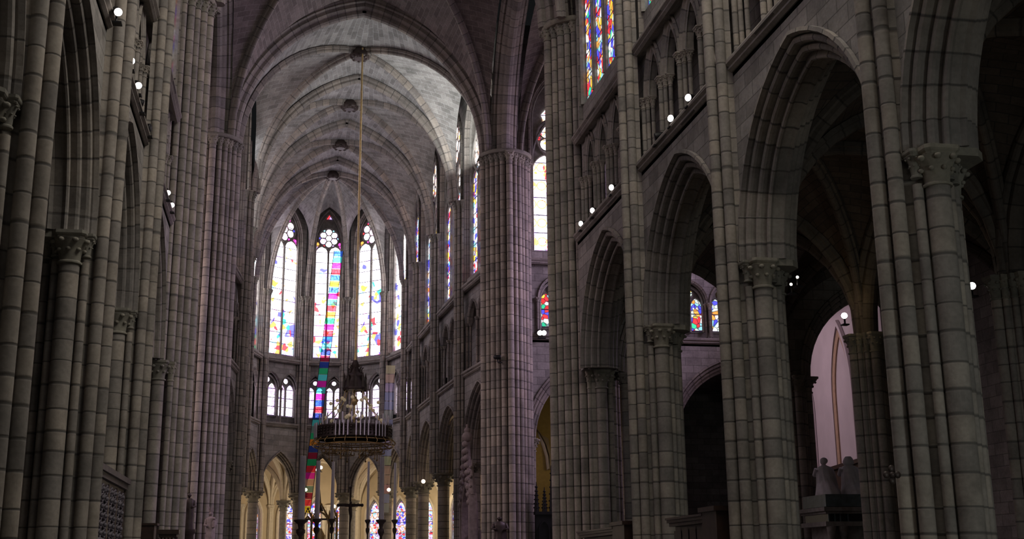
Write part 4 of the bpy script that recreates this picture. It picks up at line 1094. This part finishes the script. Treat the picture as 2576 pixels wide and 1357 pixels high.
# --- carved figures
def loft(mb, secs, n=20, folds=0.0, k=9):
    """secs: (x, y, z, rx, ry) body cross sections"""
    P = []
    for j, (x, y, z, rx, ry) in enumerate(secs):
        for i in range(n):
            a = 2 * PI * i / n; f = 1 + folds * math.sin(k * a + j * .25) * min(1, (len(secs) - j) / len(secs) * 1.3)
            P.append((x + rx * f * math.cos(a), y + ry * f * math.sin(a), z))
    mb.add(P, [(j * n + i, j * n + (i + 1) % n, (j + 1) * n + (i + 1) % n, (j + 1) * n + i) for j in range(len(secs) - 1) for i in range(n)], None, True)
    mb.add(P[-n:], [tuple(range(n))]); mb.add(P[:n], [tuple(reversed(range(n)))])
def head(mb, x, y, z, r, fy=1):
    loft(mb, [(x, y, z - r * 1.5, r * .45, r * .45), (x, y, z - r * .9, r * .5, r * .5), (x, y + .1 * r * fy, z - r * .75, r * .62, r * .7), (x, y + .05 * r * fy, z - r * .3, r * .82, r * .92), (x, y, z + r * .2, r * .9, r * 1.02), (x, y, z + r * .7, r * .72, r * .85), (x, y, z + r * 1.0, r * .3, r * .35)], 14)
    mb.sphere((x, y + r * 1.0 * fy, z - r * .15), r * .18, 6, 4)                       # nose
    for s in (-1, 1): mb.sphere((x + s * r * .9, y, z - r * .1), r * .2, 6, 4, (.5, 1, 1.3))   # ears
def kneeling(label, X, Y, zb, hgt, collar, lean=0):
    t = thing('kneeling_statue', label, 'statue', (X, Y, zb + E)); h = hgt
    mb = MB()
    loft(mb, [(0, -.14, 0, .36, .50), (0, -.14, .1 * h, .36, .46), (.0, -.08, .25 * h, .30, .36), (.02, -.02, .42 * h, .25, .27), (.03, .02, .58 * h, .25, .22), (.03, .03, .68 * h, .27, .19), (.02, .04, .76 * h, .24, .16), (.01, .04, .80 * h, .13, .11), (.01, .05, .83 * h, .07, .07)], 28, .07)
    for s in (-1, 1):   # folded arms reaching forward
        mb.tube([(s * .24, .05, .72 * h), (s * .28, .16, .56 * h), (s * .16, .36, .60 * h), (s * .04, .46, .66 * h)], [.085, .075, .055, .035], 8)
        for f in range(5): mb.tube([(s * (.03), .46, .65 * h + f * .012), (s * .012, .52, .70 * h + f * .014)], [.011, .008], 5)
    head(mb, 0.01, .06, .92 * h, .115)
    mb.build('body', 'marble', t, True)
    mb = MB(); loft(mb, [(.02, -.02, .02, .34, .42), (.03, -.02, .3 * h, .30, .34), (.03, .0, .6 * h, .29, .22), (.03, .02, .74 * h, .25, .17), (.02, .03, .79 * h, .13, .12)], 30, .12, 11); mb.build('cloak', 'marble', t, True)
    if collar:
        mb = MB(); mb.lathe(0.01, .05, [(.11, .80 * h), (.17, .83 * h), (.18, .9 * h), (.13, .99 * h), (.09, 1.03 * h)], 14); mb.build('headdress', 'marble', t, True)
    else:
        mb = MB(); mb.sphere((0.01, .03, .94 * h), .125, 12, 8, (1, 1, .9)); mb.build('hair', 'marble', t, True)
    return t
TB = at_y(2060, 1248, 36)[2]
kneeling('marble kneeling figure on the tomb, back view, smaller head, left one', 17.12, 36, TB, 1.18, False)
kneeling('marble kneeling figure on the tomb, back view, wide pleated cloak and high collar', 17.98, 36, TB, 1.22, True)
kneeling('marble kneeling figure on the tomb, mostly hidden behind the aisle pier', 18.75, 36.2, TB, 1.1, False)
t = thing('prayer_desk', 'rounded low stone prayer desk between the two kneeling marble figures', 'prayer desk', (17.55, 36.9, TB + E))
mb = MB(); mb.lathe(0, 0, [(.2, 0), (.2, .35), (.18, .5), (.1, .56)], 14); mb.build('desk', 'statue', t, True)
mb = MB(); mb.box(-.1, .1, -.08, .08, .56, .6); mb.build('cushion', 'marble', t, True)
t = thing('marble_tomb', 'tall pale marble tomb with blue grey slab and black frieze beyond the widest arch', 'tomb', (18.1, 36, 0))
TT = TB + E
mb = MB(); mb.box(-1.42, 1.5, -.85, .85, TT - .38, TT); mb.build('slab', 'slate', t, True)
mb = MB(); mb.box(-1.55, 1.6, -.98, .98, TT - .52, TT - .40); mb.box(-1.48, 1.55, -.92, .92, TT - .60, TT - .5)
mb.build('cornice', 'plain', t, True)
mb = MB(); mb.box(-1.38, 1.46, -.82, .82, TT - .84, TT - .60); mb.build('frieze', 'black', t, True)
for x in (-1.36, -1.16, -.98, -.72, .6, .8, 1.3):
    mb = MB(); mb.box(x - .02, x + .02, -.87, -.82, TT - .84, TT - .6); mb.build('frieze_panel', 'slate', t, True)
mb = MB(); mb.box(-1.5, 1.55, -.92, .92, TT - .98, TT - .84); mb.box(-1.25, 1.3, -.7, .7, .2, TT - .98); mb.box(-1.6, 1.65, -1, 1, 0, .2); mb.build('podium', 'plain', t, True)
for x in (-1.3, -.9, 0, .9, 1.35):
    mb = MB(); mb.lathe(x, -.84, [(.14, .2), (.14, .3), (.1, .36), (.09, TT - 1.3), (.12, TT - 1.22), (.15, TT - 1.02), (.15, TT - .98)], 12); mb.build('pilaster', 'plain', t, True)
def standing(name, label, X, Y, zb, h, mat, ped, crown=False, child=False):
    t = thing(name, label, 'statue', (X, Y, 0)); z0 = zb + E; mb = MB()
    loft(mb, [(0, 0, z0, .22, .18), (0, 0, z0 + .15 * h, .20, .17), (.02, 0, z0 + .35 * h, .185, .15), (.02, 0, z0 + .55 * h, .17, .13), (0, 0, z0 + .7 * h, .19, .13), (0, 0, z0 + .79 * h, .18, .11), (0, 0, z0 + .84 * h, .08, .07)], 22, .09, 8)
    for s in (-1, 1): mb.tube([(s * .17, 0, z0 + .77 * h), (s * .22, -.04, z0 + .62 * h), (s * .12, -.18, z0 + .6 * h)], [.06, .055, .035], 8)
    head(mb, 0, -.01, z0 + .92 * h, .085 * h / 1.5, -1)
    mb.build('body', mat, t, True)
    if child:
        mb = MB(); loft(mb, [(.14, -.12, z0 + .56 * h, .07, .06), (.14, -.12, z0 + .68 * h, .075, .06), (.14, -.12, z0 + .74 * h, .04, .04)], 12); mb.sphere((.14, -.13, z0 + .79 * h), .055, 8, 6); mb.build('child', mat, t, True)
    if crown:
        mb = MB()
        for k in range(8): a = PI / 4 * k; mb.tube([(.08 * math.cos(a), .08 * math.sin(a), z0 + .97 * h), (.10 * math.cos(a), .10 * math.sin(a), z0 + 1.1 * h)], [.02, .008], 5)
        torus(mb, 0, 0, z0 + .97 * h, .085, .015, 16); mb.build('crown', mat, t, True)
    mb = MB(); mb.lathe(0, 0, [(.35, 0), (.35, .15), (.24, .25), (.22, z0 - .2), (.3, z0 - .12), (.3, z0)], 8); mb.build('pedestal', ped, t, True)
    return t
standing('crowned_statue', 'reddish crowned stone statue holding a child, in front of the far left crossing pier', -2.86, 51.0, 0.85, 1.55, 'statue', 'plain', True, True)
p = at_y(2408, 350, 17.0); point('hidden_lamp_glow', tuple(p), 3, (1, .68, .3), .05)
standing('bronze_statue', 'small dark figure peeping out right of the left crossing pier', -3.42, 46.5, 1.5, 1.35, 'bronze', 'bronze')
ds = standing('bronze_statue', 'dark brown statue in front of the far right crossing pier, at the bottom edge', 9.15, 50.9, 0.75, 1.4, 'bronze', 'wood')

ds.scale = (1.5, 1.5, 1)

# --- carved dark screen on the left
sc_ = thing('carved_screen', 'dark carved wooden screen with pierced tracery and a grey cornice between left piers', 'screen', (-3.70, 24.47, 0)); SL = 5.25; SH = 3.72
mb = MB(); mb.box(-.36, -.3, 0, SL, 0, SH - .2); mb.build('back_panel', 'wood', sc_, True)
mb = MB(); mb.box(-.34, .14, -.1, SL + .1, SH - .12, SH); mb.box(-.34, .08, -.06, SL + .06, SH - .24, SH - .12); mb.build('cornice', simple('grey_painted_oak', (.13, .105, .11), .6), sc_, True)
mb = MB(); mb.box(-.3, 0, 0, SL, SH - .55, SH - .24); mb.box(-.3, .02, 0, SL, 1.9, 2.1); mb.box(-.3, 0, 0, SL, 0, .5); mb.build('rail', 'wood2', sc_, True)
for k in range(5):
    y = k * SL / 4; mb = MB(); mb.box(-.3, 0.03, y - .10, y + .10, .4, SH - .3); mb.build('post', 'wood2', sc_, True)
gm = simple('grey_carving', (.15, .13, .15), .7)
for k in range(4):
    yc = (k + .5) * SL / 4; mb = MB()
    for dy in (-.3, .3):
        y = yc + dy
        for j in range(7):
            z = 2.2 + j * .18
            mb.tube([(0, y - .26, z), (.02, y, z + .09), (0, y + .26, z), (.02, y, z - .09)], .03, 5, True); mb.sphere((.03, y, z), .05, 6, 4)
        mb.tube([(0, y - .28, 3.1), (0, y, 3.34), (0, y + .28, 3.1)], .03, 5)
    mb.build('tracery_panel', gm, sc_, True)
mb = MB()
for k in range(44):
    mb.sphere((.08 + random.random() * .08, random.random() * SL, 1.95 + random.random() * .28), .06 + random.random() * .06, 6, 4)
mb.build('foliage_crest', gm, sc_, True)
# --- dark wooden cabinet and lectern on the left
p = at_y(371, 1318, 35.5)
t = thing('wooden_cabinet', 'plain dark wooden cabinet top in the lower left, in front of the shafts', 'cabinet', (p[0], 35.5, 0)); z = p[2] + E
mb = MB(); mb.box(-.22, .22, -.3, .3, 0, z - .06); mb.build('body', 'wood', t, True)
mb = MB(); mb.box(-.25, .3, -.34, .34, z - .06, z); mb.build('top', 'wood', t, True)
mb = MB(); mb.box(-.18, .18, -.32, -.3, .1, z - .15); mb.build('door', 'wood', t, True)
p = at_y(408, 1335, 35.3); z = p[2] + E
t = thing('carved_lectern', 'low dark carved wooden stand right of the plain cabinet', 'lectern', (p[0] + .2, 35.0, 0))
mb = MB(); mb.box(-.3, .3, -.25, .25, z - .12, z); mb.box(-.24, .24, -.2, .2, z - .2, z - .12); mb.build('top', 'wood', t, True)
mb = MB(); mb.lathe(0, 0, [(.3, 0), (.25, .15), (.12, .3), (.12, z - .9), (.2, z - .6), (.24, z - .2)], 10, lambda a, k: .08 * math.cos(5 * a)); mb.build('stem', 'wood', t, True)
mb = MB()
for k in range(16): mb.sphere((-.24 + .03 * k, -.24, z - .3 + .05 * math.sin(k * 2.1)), .05, 6, 4)
mb.build('carving', 'wood2', t, True)
p = at_y(322, 1340, 34)
t = thing('iron_bracket', 'thin wrought iron scroll left of the wooden cabinet', 'bracket', (p[0], 34, 0))
mb = MB(); z = p[2] + E; mb.tube([(0, 0, 0), (0, 0, z)], .02, 6); mb.build('post', 'iron', t, True)
mb = MB(); mb.tube([(0, 0, z), (.1, 0, z + .04), (.22, 0, z - .03), (.36, 0, z - .02)], .012, 5); mb.tube([(0, 0, z - .1), (.14, 0, z - .2), (.34, 0, z - .06)], .012, 5); mb.build('scroll', 'iron', t, True)
# --- wooden stall screens between the right piers
def stall(label, y0, y1, ye, zt):
    t = thing('stall_screen', label, 'screen', (9.35, y0, 0)); L = y1 - y0; z = zt + E
    mb = MB(); mb.box(0, .12, ye, L, 0, z - .12); mb.build('panelling', 'wood2', t, True)
    mb = MB(); mb.box(-.22, .3, ye, L, z - .12, z - .05); mb.box(-.16, .25, ye, L, z - .2, z - .12); mb.box(-.26, .32, ye, L, z - .05, z); mb.build('cornice', 'wood2', t, True)
    for k in range(5):
        y = ye + (L - ye) * (k + .5) / 5; mb = MB(); mb.box(-.03, 0, y - .3, y + .3, z - 1.3, z - .3); mb.build('panel', 'wood', t, True)
    mb = MB(); mb.box(-.25, .3, 0, ye, 0, z + .02); mb.box(-.32, .36, -.06, ye + .06, z + .02, z + .12); mb.build('end_post', 'wood', t, True)
stall('dark wooden stall screen with a cornice between the two middle right piers', 24.5, 28.0, .9, 1.12)
stall('dark wooden stall screen at the bottom edge beside the near right crossing pier', 31.6, 37.0, 1.2, 1.08)
# --- iron ornament on the nearest right pier
p = at_y(2242, 1196, 16.53); t = thing('iron_ornament', 'small dark iron cross ornament fixed to the nearest right pier', 'ornament', (p[0] - .02, p[1] - .06, p[2] + E))
mb = MB()
for a in range(4): mb.sphere((.09 * math.cos(PI / 2 * a), 0, .09 * math.sin(PI / 2 * a)), .055, 8, 6, (1, .5, 1))
mb.sphere((0, 0, 0), .05); mb.build('quatrefoil', 'bronze', t, True)
mb = MB(); mb.tube([(0, 0, 0), (.0, .2, 0)], .02, 6); mb.build('pin', 'bronze', t, True)

# --- stone tomb canopy in the first choir bay
tc = thing('tomb_canopy', 'stone gothic tomb canopy with a steep crocketed gable beside the far right crossing pier', 'canopy', (8.72, 57.2, 0))
fc = Frame((0, -1.7), (0, 1.7), (-5, 0)); uc = 1.7
mb = MB(); fsweep(mb, fc, fc.arch_path(uc, 1.15, 3.6 + 0, 1.9, 0, .2, 10), [(0, 0), (0, -.1), (.1, -.14), (.2, -.08), (.22, 0), (.22, .3), (0, .3)], closed=True); mb.build('arch', 'statue', tc, True)
mb = MB(); ga = [fc.P(uc - 1.45, 0, 4.3), fc.P(uc, 0, 7.5), fc.P(uc + 1.45, 0, 4.3)]; mb.tube(ga, .13, 6)
for k in range(9):
    f = (k + .5) / 9
    for s in (-1, 1): mb.sphere(fc.P(uc + s * 1.45 * (1 - f), .12, 4.3 + 3.2 * f + .12), .15, 6, 5)
mb.build('gable', 'statue', tc, True)
mb = MB(); mb.sphere(fc.P(uc, 0, 7.8), .26, 8, 6); mb.sphere(fc.P(uc, 0, 8.1), .16, 8, 6); mb.tube([fc.P(uc, 0, 7.4), fc.P(uc, 0, 8.4)], .07, 6); mb.build('finial', 'statue', tc, True)
for s in (-1, 1):
    mb = MB(); u = uc + s * 1.5; fc.block(mb, u - .16, u + .16, -.2, .16, 0, 5.0); mb.tube([fc.P(u, 0, 4.95), fc.P(u, 0, 6.6)], [.22, .02], 6)
    for k in range(6): mb.sphere(fc.P(u + .12 * (-1) ** k, .1, 5.1 + k * .22), .08, 6, 4)
    mb.build('pinnacle', 'statue', tc, True)
mb = MB(); fc.block(mb, .3, 3.1, -.5, -.35, 0, 3.3)
for k in range(30): mb.sphere(fc.P(.5 + random.random() * 2.4, -.3, .8 + random.random() * 2.4), .16, 6, 5)
mb.build('relief', 'statue', tc, True)
# --- dark gothic screen in the transept
sg = thing('gothic_screen', 'black gothic screen bristling with small spires under the transept arch', 'screen', (10.95, 51.9, 0))
mb = MB(); mb.box(0, 3.2, 0, .25, 0, 3.85); mb.box(-.04, 3.24, -.08, .3, 3.85, 3.98); mb.build('panel', 'iron', sg, True)
for k in range(5):
    mb = MB(); fg = Frame((.1 + k * .62, -.02), (.62 + k * .62, -.02), (1, -9)); fsweep(mb, fg, fg.arch_path(.26, .2, 3.2, .35, 0, .4, 6), [(0, 0), (.0, -.05), (.05, -.05), (.05, 0)]); mb.build('tracery', 'iron', sg, True)
for x, zt_ in ((.06, 3.68), (.42, 3.45), (.74, 4.4), (1.2, 3.6), (1.7, 4.4), (2.3, 3.7), (2.9, 4.4)):
    mb = MB(); z = zt_ + E; mb.tube([(x, .1, 3.95), (x, .1, 4.2), (x, .1, z)], [.12, .10, .012], 6)
    for k in range(6):
        zz = 4.15 + (z - 4.2) * k / 6; q = .12 * (1 - k / 7)
        for a in range(4): mb.sphere((x + q * math.cos(a * PI / 2), .1 + q * math.sin(a * PI / 2), zz), .035, 5, 4)
    mb.build('spire', 'iron', sg, True)
